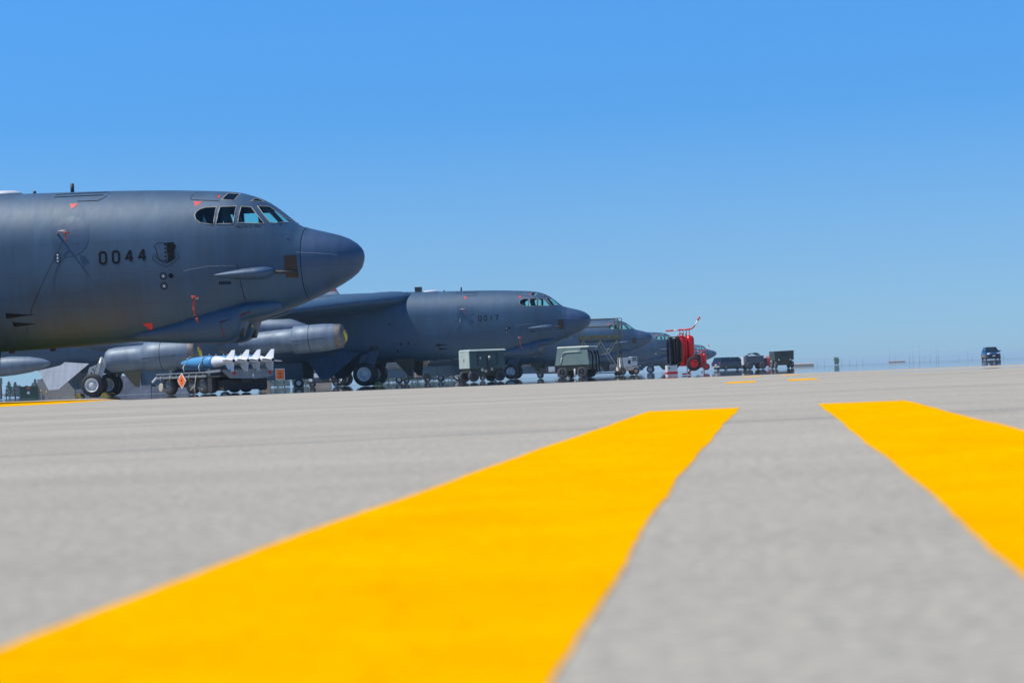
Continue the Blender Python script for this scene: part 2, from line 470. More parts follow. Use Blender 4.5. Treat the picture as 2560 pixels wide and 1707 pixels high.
def thing(name, loc, rz, label, cat, group=None, sc_=1.0):
    o = bpy.data.objects.new(name, None); COL.objects.link(o)
    o.location = loc; o.rotation_euler = (0, 0, rz); o.scale = (sc_,) * 3
    o.empty_display_size = 0.3
    return tag(o, label, cat, group)

def structure(name, mb, mats, parent=None):
    o = mb.build(name, mats, parent); o['kind'] = 'structure'
    return o

def copy_tree(root, loc, rz, label, scale=None):
    kids = [(c, list(c.children)) for c in root.children]
    r = root.copy(); COL.objects.link(r)
    r.location = loc; r.rotation_euler = (0, 0, rz); r['label'] = label
    if scale: r.scale = (scale,) * 3
    for c, gs in kids:
        c2 = c.copy(); COL.objects.link(c2); c2.parent = r
        for g in gs:
            g2 = g.copy(); COL.objects.link(g2); g2.parent = c2
    return r

# ------------------------------------------------------------------ ground
apron = MB().add([(-4000, -40, -0.012), (4000, -40, -0.012), (4000, 9000, -0.012), (-4000, 9000, -0.012)], [(0, 1, 2, 3)])
apron = structure('apron', apron, 'concrete')
# slabs near the camera, with recessed joints; the far sheet takes over beyond
ANG = R(15.0)
gx = Vector((math.cos(ANG), math.sin(ANG), 0)); gy = Vector((-math.sin(ANG), math.cos(ANG), 0))
def slab_mesh(w, l, g):
    mb = MB(); e = 0.006
    mb.loft([[(g, g, -0.1), (w-g, g, -0.1), (w-g, l-g, -0.1), (g, l-g, -0.1)],
             [(g, g, -e), (w-g, g, -e), (w-g, l-g, -e), (g, l-g, -e)],
             [(g+e, g+e, 0), (w-g-e, g+e, 0), (w-g-e, l-g-e, 0), (g+e, l-g-e, 0)]], smooth=False)
    return mb.mesh('concrete_slab', 'concrete')
SL = 5.0
slab_me = slab_mesh(SL, SL, 0.008)
org = gx * (-0.75) + gy * 0.25
for i in range(-9, 10):
    for j in range(-4, 17):
        c = org + gx * (i * SL) + gy * (j * SL)
        ctr = c + gx * SL/2 + gy * SL/2
        if ctr.y > 68 or ctr.y < -8 or abs(ctr.x) > 0.36 * max(ctr.y, 0) + 9: continue
        o = link('concrete_slab', slab_me, apron, c)
        o.rotation_euler = (0, 0, ANG)

for j in range(1, 8):
    m_ = MB(); rj = random.Random(j); n_ = 60; A_ = []; B_ = []
    wd = .030 + .02 * rj.random()
    for i in range(n_ + 1):
        p = org + gy * (j * SL) + gx * (-28 + 56 * i / n_)
        A_.append(p + gy * (-wd/2 + rj.uniform(-.008, .008)) + Vector((0, 0, .0005))); B_.append(p + gy * (wd/2 + rj.uniform(-.008, .008)) + Vector((0, 0, .0005)))
    m_.add(A_ + B_, [(i, i+1, n_+2+i, n_+1+i) for i in range(n_)])
    m_.build('joint_sealant', 'sealant' if j != 2 else 'joint_pale', apron)

# ------------------------------------------------------------------ yellow lines
HX, HY = 0.1271, 0.9919      # heading of the taxi line
def line_pt(off, s):         # off metres right of the stripe's left edge line, s metres along
    return Vector((-0.46 + off + 0.1275 * s, s, 0.0010))
def stripe(off, w, s0, s1, wav=0.0012, name='yellow_stripe', seed=1, label=None, group=None, left=None, right=None):
    """left/right: small departures (along, sideways) of the hand-sprayed edges from a straight line"""
    rnd = random.Random(seed); n = max(4, int((s1 - s0) / 0.06)); L = []; Rr = []; ph = [rnd.uniform(0, 6) for _ in range(6)]
    left = left or [(0, 0), (1, 0)]; right = right or [(0, 0), (1, 0)]
    for k in range(n + 1):
        s = s0 + (s1 - s0) * k / n
        el = float(np.interp(s, *zip(*left))); er = float(np.interp(s, *zip(*right)))
        L.append(line_pt(off + el + rnd.uniform(-wav, wav) + .002*math.sin(2.3*s + ph[0]) + .0015*math.sin(6.3*s + ph[1]), s))
        Rr.append(line_pt(off + w + er + rnd.uniform(-wav, wav) + .002*math.sin(2.7*s + ph[2]) + .002*math.sin(7.1*s + ph[3]), s))
    mb = MB().add(L + Rr, [(k, n + 1 + k, n + 2 + k, k + 1) for k in range(n)])
    o = mb.build(name, 'yellow_line'); o['kind'] = 'structure'
    if label: tag(o, label, 'line marking', group)
    return o
G_ = 'dashes of the double yellow taxi line'
stripe(0.0, 0.338, -3.0, 7.62, seed=3, left=[(-3, 0), (1.1, 0), (1.9, -.02), (3.7, -.018), (7.6, 0)], right=[(-3, .014), (1.0, .014), (1.6, .002), (2.2, -.008), (4.9, -.004), (7.6, .012)], label='wide yellow stripe running from bottom left corner toward the far carts', group=G_)
stripe(0.672, 0.332, -3.0, 7.75, seed=4, left=[(-3, -.045), (1.4, -.042), (2.5, -.034), (4, -.030), (7.8, -.02)], right=[(-3, -.025), (5.6, -.024), (7.7, -.010)], label='wide yellow stripe leaving through the right edge of the frame', group=G_)
stripe(0.01, 0.32, 20.6, 22.9, label='short yellow dash beyond the left stripe, nearer one of its pair', group=G_)
stripe(0.68, 0.32, 20.8, 23.3, label='short yellow dash beyond the right stripe, nearer one of its pair', group=G_)
stripe(0.02, 0.32, 34.2, 36.6, label='farthest small yellow dash in front of the slate hose cart', group=G_)
stripe(0.70, 0.32, 34.4, 37.0, label='farthest small yellow dash in front of the dark green truck', group=G_)
mb = MB()
top = [(-24.0, 78.0), (-18.5, 70.0), (-13.5, 60.0), (-10.1, 51.0)]
bot = [(-8.7, 34.0), (-8.55, 36.5), (-8.9, 41.5), (-9.95, 50.3)]
n = len(top)
mb.add([(x, y, 0.0015) for x, y in top] + [(x, y, 0.0015) for x, y in bot], [(i, i+1, n+i+1, n+i) for i in range(n-1)])
o = mb.build('lead_in_line', 'yellow_line'); o['kind'] = 'structure'
tag(o, 'tapering yellow lead-in line on the concrete at the left edge', 'line marking')

# ------------------------------------------------------------------ bomber
# stations: aft of nose tip, top z, bottom z, half width, z of max width, upper exponent, lower exponent
ST = np.array([
    (1.42, 4.13, 2.30, 1.00, 3.28, 2.10, 2.05), (1.60, 4.19, 2.23, 1.07, 3.30, 2.15, 2.05), (1.79, 4.33, 2.16, 1.12, 3.33, 2.3, 2.1),
    (2.00, 4.51, 2.09, 1.17, 3.36, 2.4, 2.1), (2.26, 4.72, 2.01, 1.23, 3.40, 2.5, 2.15), (2.55, 4.90, 1.93, 1.28, 3.44, 2.5, 2.2),
    (2.88, 5.03, 1.83, 1.33, 3.50, 2.5, 2.25), (3.15, 5.10, 1.76, 1.37, 3.55, 2.45, 2.3), (3.57, 5.15, 1.66, 1.42, 3.62, 2.3, 2.4),
    (4.20, 5.20, 1.56, 1.46, 3.70, 2.15, 2.5), (4.91, 5.25, 1.49, 1.49, 3.77, 2.05, 2.6), (5.80, 5.29, 1.45, 1.50, 3.82, 2.0, 2.7),
    (6.70, 5.32, 1.41, 1.50, 3.85, 2.0, 2.8), (8.08, 5.35, 1.37, 1.50, 3.87, 2.0, 2.9), (9.48, 5.38, 1.34, 1.50, 3.88, 2.0, 2.9),
    (11.2, 5.44, 1.32, 1.50, 3.90, 2.0, 2.9), (16.0, 5.48, 1.30, 1.50, 3.92, 2.0, 2.9), (22.0, 5.48, 1.30, 1.50, 3.92, 2.0, 2.9),
    (27.0, 5.48, 1.30, 1.50, 3.92, 2.0, 2.9), (31.0, 5.45, 1.45, 1.47, 3.92, 2.0, 2.6), (36.0, 5.38, 2.00, 1.30, 3.95, 2.0, 2.3),
    (42.0, 5.25, 2.90, 1.00, 4.10, 2.0, 2.1), (46.5, 5.05, 3.65, 0.65, 4.35, 2.0, 2.0), (48.4, 4.7, 4.05, 0.28, 4.4, 2.0, 2.0)])
NR = 80
def section(a, zt, zb, w, zw, nu, nl):
    ring = []
    for i in range(NR):
        t = 2 * math.pi * (i + 0.5) / NR
        c, s = math.cos(t), math.sin(t)
        if s >= 0: y = math.copysign(abs(c) ** (2/nu), c) * w; z = zw + (zt - zw) * abs(s) ** (2/nu)
        else: y = math.copysign(abs(c) ** (2/nl), c) * w; z = zw - (zw - zb) * abs(s) ** (2/nl)
        ring.append((-a, y, z))
    return ring
def interp(a):
    xs = ST[:, 0]; k = int(np.clip(np.searchsorted(xs, a) - 1, 0, len(xs) - 2))
    x0, x1 = xs[k], xs[k+1]; t = (a - x0) / (x1 - x0)
    def tang(i):
        i0, i1 = max(i-1, 0), min(i+1, len(xs)-1)
        return (ST[i1] - ST[i0]) / (xs[i1] - xs[i0])
    m0, m1 = tang(k) * (x1-x0), tang(k+1) * (x1-x0)
    p = (2*t**3 - 3*t**2 + 1) * ST[k] + (t**3 - 2*t**2 + t) * m0 + (-2*t**3 + 3*t**2) * ST[k+1] + (t**3 - t**2) * m1
    return p
al = list(np.arange(1.42, 5.0, 0.12)) + list(np.arange(5.0, 12.0, 0.5)) + list(np.arange(12.0, 46.1, 1.5)) + [46.5, 47.5, 48.4]
rings = [section(a, *interp(a)[1:]) for a in al]
shell = MB().loft(rings, True, False, True)
RAD = [(0.004, 3.40, 3.30, .05), (0.03, 3.49, 3.19, .16), (0.08, 3.575, 3.06, .28), (0.18, 3.68, 2.935, .42), (0.36, 3.80, 2.80, .57),
       (0.60, 3.90, 2.66, .705), (0.90, 3.985, 2.51, .83), (1.18, 4.06, 2.39, .925), (1.405, 4.122, 2.305, .992)]
rad_rings = []
for a, zt, zb, w in RAD:
    t = min(a / 1.42, 1)
    rad_rings.append(section(a, zt, zb, w, 3.34 - 0.06 * t, 2.0 + 0.1*t, 2.0 + .05*t))
radome_mb = MB().loft(rad_rings, True, True, False)
# outer surface used to lay markings and glass on the skin
ov = [Vector(p) for r in (rad_rings + rings) for p in r]; of = []
nrr = len(rad_rings) + len(rings)
for k in range(nrr - 1):
    for i in range(NR):
        j = (i + 1) % NR
        of.append((k*NR+i, k*NR+j, (k+1)*NR+j, (k+1)*NR+i))
BVH = BVHTree.FromPolygons(ov, of)
def skin(a, z, off=0.0, side=-1):
    hit, nrm, _, _ = BVH.ray_cast(Vector((-a, side * 5.0, z)), Vector((0, -side, 0)))
    if hit is None:
        hit = Vector((-a, side * 0.15, z)); nrm = Vector((0, side * 0.5, 0.8)).normalized()
    if nrm.y * side < 0: nrm = -nrm
    return hit + nrm * off

def dense(poly, step=0.1, close=True):
    out = []
    m = len(poly) if close else len(poly) - 1
    for i in range(m):
        p, q = Vector(poly[i]), Vector(poly[(i+1) % len(poly)])
        k = max(1, int((q - p).length / step))
        out += [tuple(p.lerp(q, t / k)) for t in range(k)]
    if not close: out.append(tuple(poly[-1]))
    return out

def skin_patch(polys, off=0.006, side=-1, step=0.12):
    """polygons in (aft, height) laid on the aircraft skin"""
    bm = bmesh.new()
    for poly in polys:
        vs = [bm.verts.new((p[0], p[1], 0)) for p in dense(poly, step)]
        f = bm.faces.new(vs)
        bmesh.ops.triangulate(bm, faces=[f])
    for _ in range(3):
        long_ = [e for e in bm.edges if e.calc_length() > step * 1.6]
        if not long_: break
        bmesh.ops.subdivide_edges(bm, edges=long_, cuts=1)
        bmesh.ops.triangulate(bm, faces=[f for f in bm.faces if len(f.verts) > 3])
    mb = MB(); bm.verts.index_update()
    mb.add([skin(v.co.x, v.co.y, off, side) for v in bm.verts], [[v.index for v in f.verts] for f in bm.faces], True)
    bm.free(); return mb

def stroke(pts, w, close=False):
    """a mitred ribbon along a polyline: quads that meet but never overlap"""
    P = [Vector((p[0], p[1])) for p in pts]; m = len(P); L_, R_ = [], []
    for i in range(m):
        pr = P[i-1] if (i > 0 or close) else None
        nx = P[(i+1) % m] if (i < m-1 or close) else None
        d1 = (P[i] - pr).normalized() if pr is not None else None
        d2 = (nx - P[i]).normalized() if nx is not None else None
        d1 = d1 if d1 is not None else d2; d2 = d2 if d2 is not None else d1
        n1 = Vector((-d1.y, d1.x)); n2 = Vector((-d2.y, d2.x)); mi = n1 + n2
        mi = mi.normalized() if mi.length > 1e-6 else n1
        k = min(1.0 / max(.45, mi.dot(n1)), 2.0)
        L_.append(P[i] + mi*k*w/2); R_.append(P[i] - mi*k*w/2)
    return [[tuple(L_[i]), tuple(L_[(i+1) % m]), tuple(R_[(i+1) % m]), tuple(R_[i])] for i in range(m if close else m-1)]

WIN = {
    'aft': [(3.98, 4.48), (3.95, 4.56), (3.87, 4.63), (3.74, 4.67), (3.46, 4.67), (3.49, 4.22), (3.71, 4.25), (3.84, 4.29), (3.94, 4.37)],
    'mid': [(3.37, 4.67), (2.97, 4.67), (3.01, 4.22), (3.43, 4.23)],
    'fore': [(2.86, 4.66), (2.63, 4.64), (2.27, 4.20), (2.90, 4.24)],
    'wind': [(2.50, 4.67), (2.26, 4.66), (1.74, 4.26), (2.13, 4.20)],
    'roof': [(3.30, 5.045), (3.01, 5.02), (3.06, 4.83), (3.37, 4.86)],
    'quarter': [(2.64, 4.885), (2.58, 4.885), (2.42, 4.80), (2.68, 4.80)]}
BMIN = {'aft': .6, 'mid': .6, 'fore': .5, 'wind': .30, 'roof': .22, 'quarter': .30}
# hollow shell with real window openings
sh_me = shell.mesh('fuselage', ['jet', 'cabin'])
sh = bpy.data.objects.new('shell_tmp', sh_me); COL.objects.link(sh)
cut = MB()
for k, p in WIN.items():
    for side in (-1, 1):
        cut.prism([(-a, z) for a, z in p], 'y', side * BMIN[k], side * 2.2)
cu = bpy.data.objects.new('cut_tmp', cut.mesh('cut_tmp', 'cabin')); COL.objects.link(cu)
md = sh.modifiers.new('s', 'SOLIDIFY'); md.thickness = 0.045; md.offset = -1; md.material_offset = 1; md.material_offset_rim = 0
md2 = sh.modifiers.new('b', 'BOOLEAN'); md2.operation = 'DIFFERENCE'; md2.object = cu; md2.solver = 'EXACT'
dg = bpy.context.evaluated_depsgraph_get()
fus_me = bpy.data.meshes.new_from_object(sh.evaluated_get(dg))
fus_me.name = 'fuselage'
bpy.data.objects.remove(sh); bpy.data.objects.remove(cu)
bm = bmesh.new(); bm.from_mesh(fus_me)
bmesh.ops.triangulate(bm, faces=[f for f in bm.faces if len(f.verts) > 4])
for e in bm.edges:
    if len(e.link_faces) == 2 and e.calc_face_angle(0) > R(35): e.smooth = False
bm.to_mesh(fus_me); bm.free()

TH = R(7.5)
def place(X, D): return (X, D, 0.0)
jet = thing('bomber', place(-3.62, 50.0), -TH, 'nearest grey bomber, its nose filling the left of the picture, marked 0044', 'airplane', 'bombers parked in a row')
link('fuselage', fus_me, jet)
radome_mb.build('radome', 'radome', jet)

# windows
for k, p in WIN.items():
    for side in (-1, 1):
        pane = skin_patch([p], -0.016, side, 0.1).build('window_pane', 'glass', jet)
        loop = [skin(a, z, 0.003, side) for a, z in dense(p, 0.08)]
        MB().tube(loop, 0.011, 6, True).build('window_frame', 'frame' if k != 'quarter' else 'frame', pane)
# windscreen wiper
w = MB(); w.tube([skin(1.98, 4.20, 0.02), skin(1.98, 4.27, 0.035), skin(2.26, 4.52, 0.03)], 0.010, 5); w.build('wiper', 'black', jet)
# cabin furniture
c = MB(); c.hexa([(-4.5, -1.25, 3.5), (-4.45, -1.25, 3.5), (-4.45, 1.25, 3.5), (-4.5, 1.25, 3.5), (-4.5, -.55, 4.95), (-4.45, -.55, 4.95), (-4.45, .55, 4.95), (-4.5, .55, 4.95)]); c.build('bulkhead', 'cabin', jet)
c = MB(); c.box(-4.5, -1.7, -1.0, 1.0, 3.78, 3.82); c.build('cabin_floor', 'cabin', jet)
c = MB(); c.hexa([(-2.35, -.85, 3.82), (-1.85, -.75, 3.82), (-1.85, .75, 3.82), (-2.35, .85, 3.82), (-2.30, -.8, 4.27), (-1.95, -.6, 4.22), (-1.95, .6, 4.22), (-2.30, .8, 4.27)])
c.build('instrument_panel', 'cabin', jet)
for y in (-.52, .52):
    s = MB(); s.box(-3.25, -2.85, y-.24, y+.24, 3.82, 4.10)
    s.hexa([(-3.32, y-.23, 4.0), (-3.18, y-.23, 4.0), (-3.18, y+.23, 4.0), (-3.32, y+.23, 4.0), (-3.45, y-.19, 4.55), (-3.33, y-.19, 4.55), (-3.33, y+.19, 4.55), (-3.45, y+.19, 4.55)])
    s.box(-3.47, -3.34, y-.12, y+.12, 4.55, 4.74)
    s.build('crew_seat', 'cabin', jet)
c = MB(); c.tube([(-3.86, -.98, 4.24), (-3.84, -.98, 4.46), (-3.78, -.97, 4.24)], .045, 8); c.build('window_highlight', 'white', jet)  # added white piece standing in for a highlight in the aft window
c = MB(); c.box(-3.0, -2.45, -.16, .16, 4.62, 4.78); c.build('overhead_panel', 'cabin', jet)

# skin details on the right side
def patch(name, polys, mat, parent=None, off=0.006, label=None, step=0.12):
    return skin_patch(polys, off, -1, step).build(name, mat, parent or jet, None, label)
patch('warning_triangle', [[(7.28, 4.95), (7.04, 4.94), (7.18, 4.80)]], 'red')
patch('warning_triangle', [[(4.08, 4.85), (3.85, 4.83), (3.99, 4.70)]], 'red')
patch('warning_triangle', [[(5.48, 1.86), (5.24, 1.88), (5.27, 1.74), (5.33, 1.70)]], 'red')
patch('warning_mark', [[(3.46, 5.00), (3.51, 4.97), (3.50, 4.90), (3.45, 4.92)]], 'red')
disc = [(7.13 + .5*math.cos(t), 4.10 + .5*math.sin(t)) for t in np.linspace(0, 2*math.pi, 28, endpoint=False)]
patch('antenna_panel', [disc], 'jet_dark', off=0.005)
hatch = stroke([(7.8, 5.25), (6.45, 5.25)], .018) + stroke([(7.78, 5.165), (6.52, 5.165)], .022)
hatch += stroke([(6.36, 5.22), (6.42, 5.10), (6.48, 5.04), (6.57, 5.0), (7.1, 5.01)], .016)
patch('hatch_seam', hatch, 'black')
patch('hatch_seam', stroke([(4.11, 5.12), (4.17, 5.02), (4.18, 4.92), (4.10, 4.89), (3.42, 4.83)], .012), 'black')
patch('nose_panel', [[(1.80, 3.38), (1.50, 3.39), (1.49, 2.83), (1.78, 2.84)]], 'brown', off=0.009)
b_ = MB(); b_.tube([skin(2.02, 3.0, .03), skin(1.75, 2.99, .06), skin(1.50, 2.97, .06)], .04, 8); b_.build('sensor_boom', 'steel_dark', jet)
for k in range(6): pass
patch('vent_grille', [[(3.41 - i*.05, 2.805), (3.375 - i*.05, 2.805), (3.375 - i*.05, 2.73), (3.41 - i*.05, 2.73)] for i in range(6)], 'black')
patch('door_seam', stroke([(2.92, 3.2), (2.90, 2.9), (2.83, 2.2)], .014), 'black')
patch('panel_seam', stroke([(4.27, 3.10), (4.13, 3.13), (3.62, 3.20), (3.0, 3.18)], .006), 'light_grey')
patch('radome_seam', stroke([(1.52, 3.46), (1.0, 3.42), (.55, 3.37)], .005), 'light_grey')
def ring_poly(a, z, r0, r1, n=18):
    return [[(a + r0*math.cos(t), z + r0*math.sin(t)), (a + r1*math.cos(t), z + r1*math.sin(t)),
             (a + r1*math.cos(u), z + r1*math.sin(u)), (a + r0*math.cos(u), z + r0*math.sin(u))]
            for t, u in zip(np.linspace(0, 2*math.pi, n+1)[:-1], np.linspace(0, 2*math.pi, n+1)[1:])]
def circ(a, z, r, n=14): return [(a + r*math.cos(t), z + r*math.sin(t)) for t in np.linspace(0, 2*math.pi, n, endpoint=False)]
for z in (3.0, 2.755):
    prt = patch('service_port', ring_poly(4.78, z, .072, .092), 'black')
    patch('port_cap', [circ(4.78, z, .024)], 'white', prt, off=.012)
patch('service_hole', [circ(4.59, 3.0, .062)], 'black', off=.008)
prt = patch('service_port', stroke([(7.53, 3.64), (7.50, 3.69), (7.42, 3.69), (7.39, 3.64), (7.39, 3.50), (7.42, 3.45), (7.50, 3.45), (7.53, 3.50)], .014, True), 'black')
for z in (3.65, 3.57, 3.49): patch('port_cap', [circ(7.46, z, .022)], 'white', prt, off=.012)
patch('exhaust_streak', [[(8.93, 2.27), (8.93, 2.13), (8.45, 2.18), (8.15, 2.195), (8.45, 2.22)]], 'black')
patch('exhaust_streak', [[(8.79, 2.04), (8.77, 1.92), (8.4, 1.95), (8.16, 1.97), (8.4, 1.995)]], 'black')
for a, z in ((11.0, 2.35), (10.55, 2.38), (11.25, 1.95), (11.6, 3.5)):
    patch('service_hole', [circ(a, z, .06)], 'black', off=.008)
# side blister fairing
rg = []
prof = [(3.62, .01, 2.965), (3.4, .05, 2.965), (3.1, .10, 2.965), (2.8, .135, 2.97), (2.5, .155, 2.975), (2.3, .155, 2.985), (2.14, .12, 3.0), (2.05, .075, 3.015), (2.01, .015, 3.02)]
for a, r, z in prof:
    y0 = skin(a, z).y
    rg.append([(-a, y0 + .04 - 1.65*r*math.sin(t) if math.sin(t) > 0 else y0 + .04, z + r*math.cos(t)) for t in np.linspace(0, 2*math.pi, 24, endpoint=False)])
MB().loft(rg).build('side_blister', 'radome', jet)
# pitot probe low on the nose
p0 = skin(4.12, 2.44, -.02); p1 = Vector(p0) + Vector((.06, -.16, -.01))
MB().tube([p0, p1], .022, 8).tube([p1, p1 + Vector((.14, -.01, -.02))], .026, 8).build('pitot_probe', 'white', jet)
# vane arm on the round panel
q0 = skin(7.47, 4.17, -.02); q1 = Vector(q0) + Vector((.14, -.26, .05)); q2 = q1 + Vector((.24, -.10, .0))
MB().tube([q0, q1, q2], .022, 8).build('vane_arm', 'metal', jet)
# chin turrets: a brow that grows out of the nose and drops into a rounded turret
for yc in (-.60, .60):
    rg = []
    for a, zt, zb, w in [(2.03, 2.24, 2.12, .02), (2.10, 2.30, 2.05, .14), (2.25, 2.33, 1.985, .25), (2.5, 2.34, 1.92, .36), (2.8, 2.33, 1.86, .46), (2.97, 2.32, 1.81, .50),
                         (3.00, 2.32, 1.66, .505), (3.05, 2.32, 1.52, .51), (3.14, 2.31, 1.42, .52), (3.28, 2.30, 1.345, .53), (3.45, 2.28, 1.31, .535), (4.0, 2.15, 1.315, .50), (4.5, 2.0, 1.335, .45), (5.0, 1.85, 1.37, .38), (5.5, 1.75, 1.41, .28), (6.0, 1.70, 1.46, .15)]:
        zc = (zt + zb)/2; hh = (zt - zb)/2
        rg.append([(-a, yc + w*math.copysign(abs(math.cos(t))**.85, math.cos(t)), zc + hh*math.copysign(abs(math.sin(t))**.85, math.sin(t))) for t in np.linspace(0, 2*math.pi, 36, endpoint=False)])
    tm = MB().loft(rg).build('chin_turret', 'jet', jet)
    MB().lathe((-3.02, yc, 1.60), (1, 0, -.1), [(-.1, .19), (.01, .18), (.015, .01)], 18).build('turret_window', 'steel_dark', tm)
    if yc > 0: MB().lathe((-3.0, yc - .46, 1.72), (1, -.6, 0), [(0, .035), (.012, .03), (.014, .01)], 8).build('yellow_tag', 'art_yellow', tm)
r_ = MB()
yy = -.66 - .535
r_.tube([(-2.72, -1.055, 2.03), (-3.47, -1.14, 1.80), (-3.44, -1.115, 1.62), (-3.42, -1.01, 1.42)], .014, 5)
r_.build('warning_line', 'red_line', jet)

# top details
MB().cyl((-7.54, -.05, 5.28), (-7.54, -.05, 5.56), .05, .046, 10).build('blade_antenna', 'steel_dark', jet)
MB().cyl((-8.57, 0, 5.30), (-8.57, 0, 5.43), .055, .04, 8).build('stub_antenna', 'steel_dark', jet)
rg = []
for a, r in [(8.86, .01), (8.93, .05), (9.1, .09), (9.4, .10), (9.7, .07), (9.85, .01)]:
    rg.append([(-a, -.1 + 2.4*r*math.cos(t), 5.365 + 1.1*r*math.sin(t)) for t in np.linspace(0, 2*math.pi, 16, endpoint=False)])
MB().loft(rg).build('dorsal_blister', 'light_grey', jet)
MB().hexa([(-10.25, -.2, 5.3), (-9.93, -.2, 5.3), (-9.93, .2, 5.3), (-10.25, .2, 5.3), (-10.3, -.2, 5.68), (-9.9, -.2, 5.68), (-9.9, .2, 5.68), (-10.3, .2, 5.68)]).build('dorsal_box', 'steel_dark', jet)
MB().lathe((-12.0, -.2, 5.40), (0, 0, 1), [(0, .22), (.05, .2), (.09, .08)], 16).build('dorsal_dome', 'light_grey', jet)
# belly details
for a, y, h in ((9.2, -.3, .14), (8.3, .2, .10), (12.6, -.6, .12)):
    MB().box(-a-.07, -a+.07, y-.03, y+.03, 1.36-h*.6, 1.42).build('belly_antenna', 'steel_dark', jet)

# wings
def airfoil(n=16):
    up_, lo = [], []
    for i in range(n + 1):
        x = 0.5 * (1 - math.cos(math.pi * i / n))
        t = 5 * (0.2969*math.sqrt(x) - 0.126*x - 0.3516*x**2 + 0.2843*x**3 - 0.1015*x**4)
        up_.append((x, t)); lo.append((x, -t * .8))
    return up_[::-1] + lo[1:-1]
AF = airfoil()
def le(b): return 10.9 + 0.755 * (b - 1.5)
def chord(b): return 9.3 + (2.7 - 9.3) * (b - 1.5) / 26.7
def wz(b): return np.interp(b, [0, 1.5, 5, 9.5, 14, 18.2, 25, 28.2], [5.12, 4.97, 4.62, 4.12, 3.66, 3.27, 2.62, 2.32])
for side in (-1, 1):
    rg = []
    for b in [0.6, 1.5, 3, 5, 7, 9.5, 12, 14, 16, 18.2, 21, 23, 25, 27, 28.0, 28.3]:
        c_ = chord(b); th = np.interp(b, [1.5, 10, 28], [.13, .11, .08]); tw = math.tan(R(np.interp(b, [1.5, 28], [5.5, 2.5])))
        if b > 28.2: th *= .3
        rg.append([(-(le(b) + x*c_), side*b, wz(b) + t*th*c_ - x*c_*tw) for x, t in AF])
    MB().loft(rg).build('wing', 'jet', jet)
    rg = []
    for b in [0.3, 3, 6, 8.1]:
        a0 = 40.2 + .8*b; c_ = 5.6 - .42*b
        rg.append([(-(a0 + x*c_), side*b, 4.6 + t*.09*c_) for x, t in AF])
    MB().loft(rg).build('stabilizer', 'jet', jet)
# tail fin
def fin_sec(z):
    f = (z - 4.9) / 8.1; a0 = 40.6 + 5.1*f; a1 = 48.0 + .4*f
    return [(-(a0 + x*(a1-a0)), t*.10*(a1-a0), z) for x, t in AF]
fin = MB().loft([fin_sec(z) for z in (4.9, 7, 9, 11, 12.35)]).build('tail_fin', 'jet', jet)
MB().loft([fin_sec(z) for z in (12.36, 12.8, 13.05)]).build('fin_stripe', 'red', fin)

# engine pods
def nacelle(yc, a0, z, tilt, parent, side, short=False):
    d = Vector((-1, 0, tilt)).normalized()
    prof = [(.36, .655), (.6, .70), (1.2, .735), (1.9, .74), (2.62, .735), (2.64, .70), (2.70, .62), (3.6, .62), (4.8, .585), (5.8, .48), (6.3, .40), (6.75, .27)]
    if short: prof = prof[:7] + [(3.4, .625), (4.2, .615), (4.52, .57), (4.66, .46), (4.72, .30)]
    o = Vector((-a0, yc, z))
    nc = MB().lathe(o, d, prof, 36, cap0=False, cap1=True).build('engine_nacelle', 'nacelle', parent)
    MB().lathe(o, d, [(.34, .55), (.12, .55), (.03, .565), (.0, .59), (.03, .615), (.12, .64), (.355, .655)], 36, cap0=False, cap1=False).build('intake_lip', 'lip', nc)
    mb = MB(); X, Y, D_ = frame_of(d)
    if X.y * side < 0: pass
    def P(u, v, t):   # u toward the aircraft's right, v up
        upv = Vector((0, 0, 1)) - d * d.z; upv.normalize()
        rv = Vector((0, -1, 0))
        bulge = -.30 * (1 - (u*u + v*v) / .56**2)
        return o + rv*u + upv*v + d*(t + bulge)
    def fill(poly, mi, t):
        mb.mat(mi); n = len(poly); cx_ = sum(p[0] for p in poly)/n; cy_ = sum(p[1] for p in poly)/n
        pts = [(cx_, cy_)]
        for k in (.35, .7, 1.0): pts += [(cx_ + (x-cx_)*k, cy_ + (y-cy_)*k) for x, y in poly]
        fs = [(0, 1+i, 1+(i+1) % n) for i in range(n)]
        for q in (0, 1):
            fs += [(1+q*n+i, 1+(q+1)*n+i, 1+(q+1)*n+(i+1) % n, 1+q*n+(i+1) % n) for i in range(n)]
        mb.add([P(-x, y, t) for x, y in pts], fs, True)
    fill([(.54*math.cos(t), .54*math.sin(t)) for t in np.linspace(0, 2*math.pi, 32, endpoint=False)], 0, .06)
    fill([(.48*math.cos(t), .48*math.sin(t)) for t in np.linspace(-1.3, 1.4, 14)] + [(.02, .1)], 1, .052)      # blue field
    fill([(-.10, .42), (.12, .40), (.16, .15), (.02, -.12), (-.16, .10)], 2, .045)                       # red field
    fill([(-.12, -.30), (.10, -.42), (.14, -.32), (-.02, -.24)], 2, .046)
    fill([(-.36, .16), (-.26, .30), (-.14, .22), (-.08, 0.0), (.10, -.24), (-.02, -.36), (-.20, -.22), (-.32, -.02)], 3, .040)   # yellow crescent
    fill([(-.24, .18), (-.16, .20), (-.15, .11), (-.22, .10)], 0, .036)
    mb.build('intake_cover', ['art_grey', 'art_blue', 'art_red', 'art_yellow'], nc)
    MB().lathe(o + d*1.72, d, [(0, .741), (.02, .744), (.04, .741)], 36, cap0=False, cap1=False).build('cowl_band', 'steel_dark', nc)
    s_ = MB().tube([o + d*(.9 + .3*i) + Vector((0, -.737*side*side, -.06)) for i in range(7)], .012, 5)
    s_.build('cowl_seam', 'steel_dark', nc)
    return nc
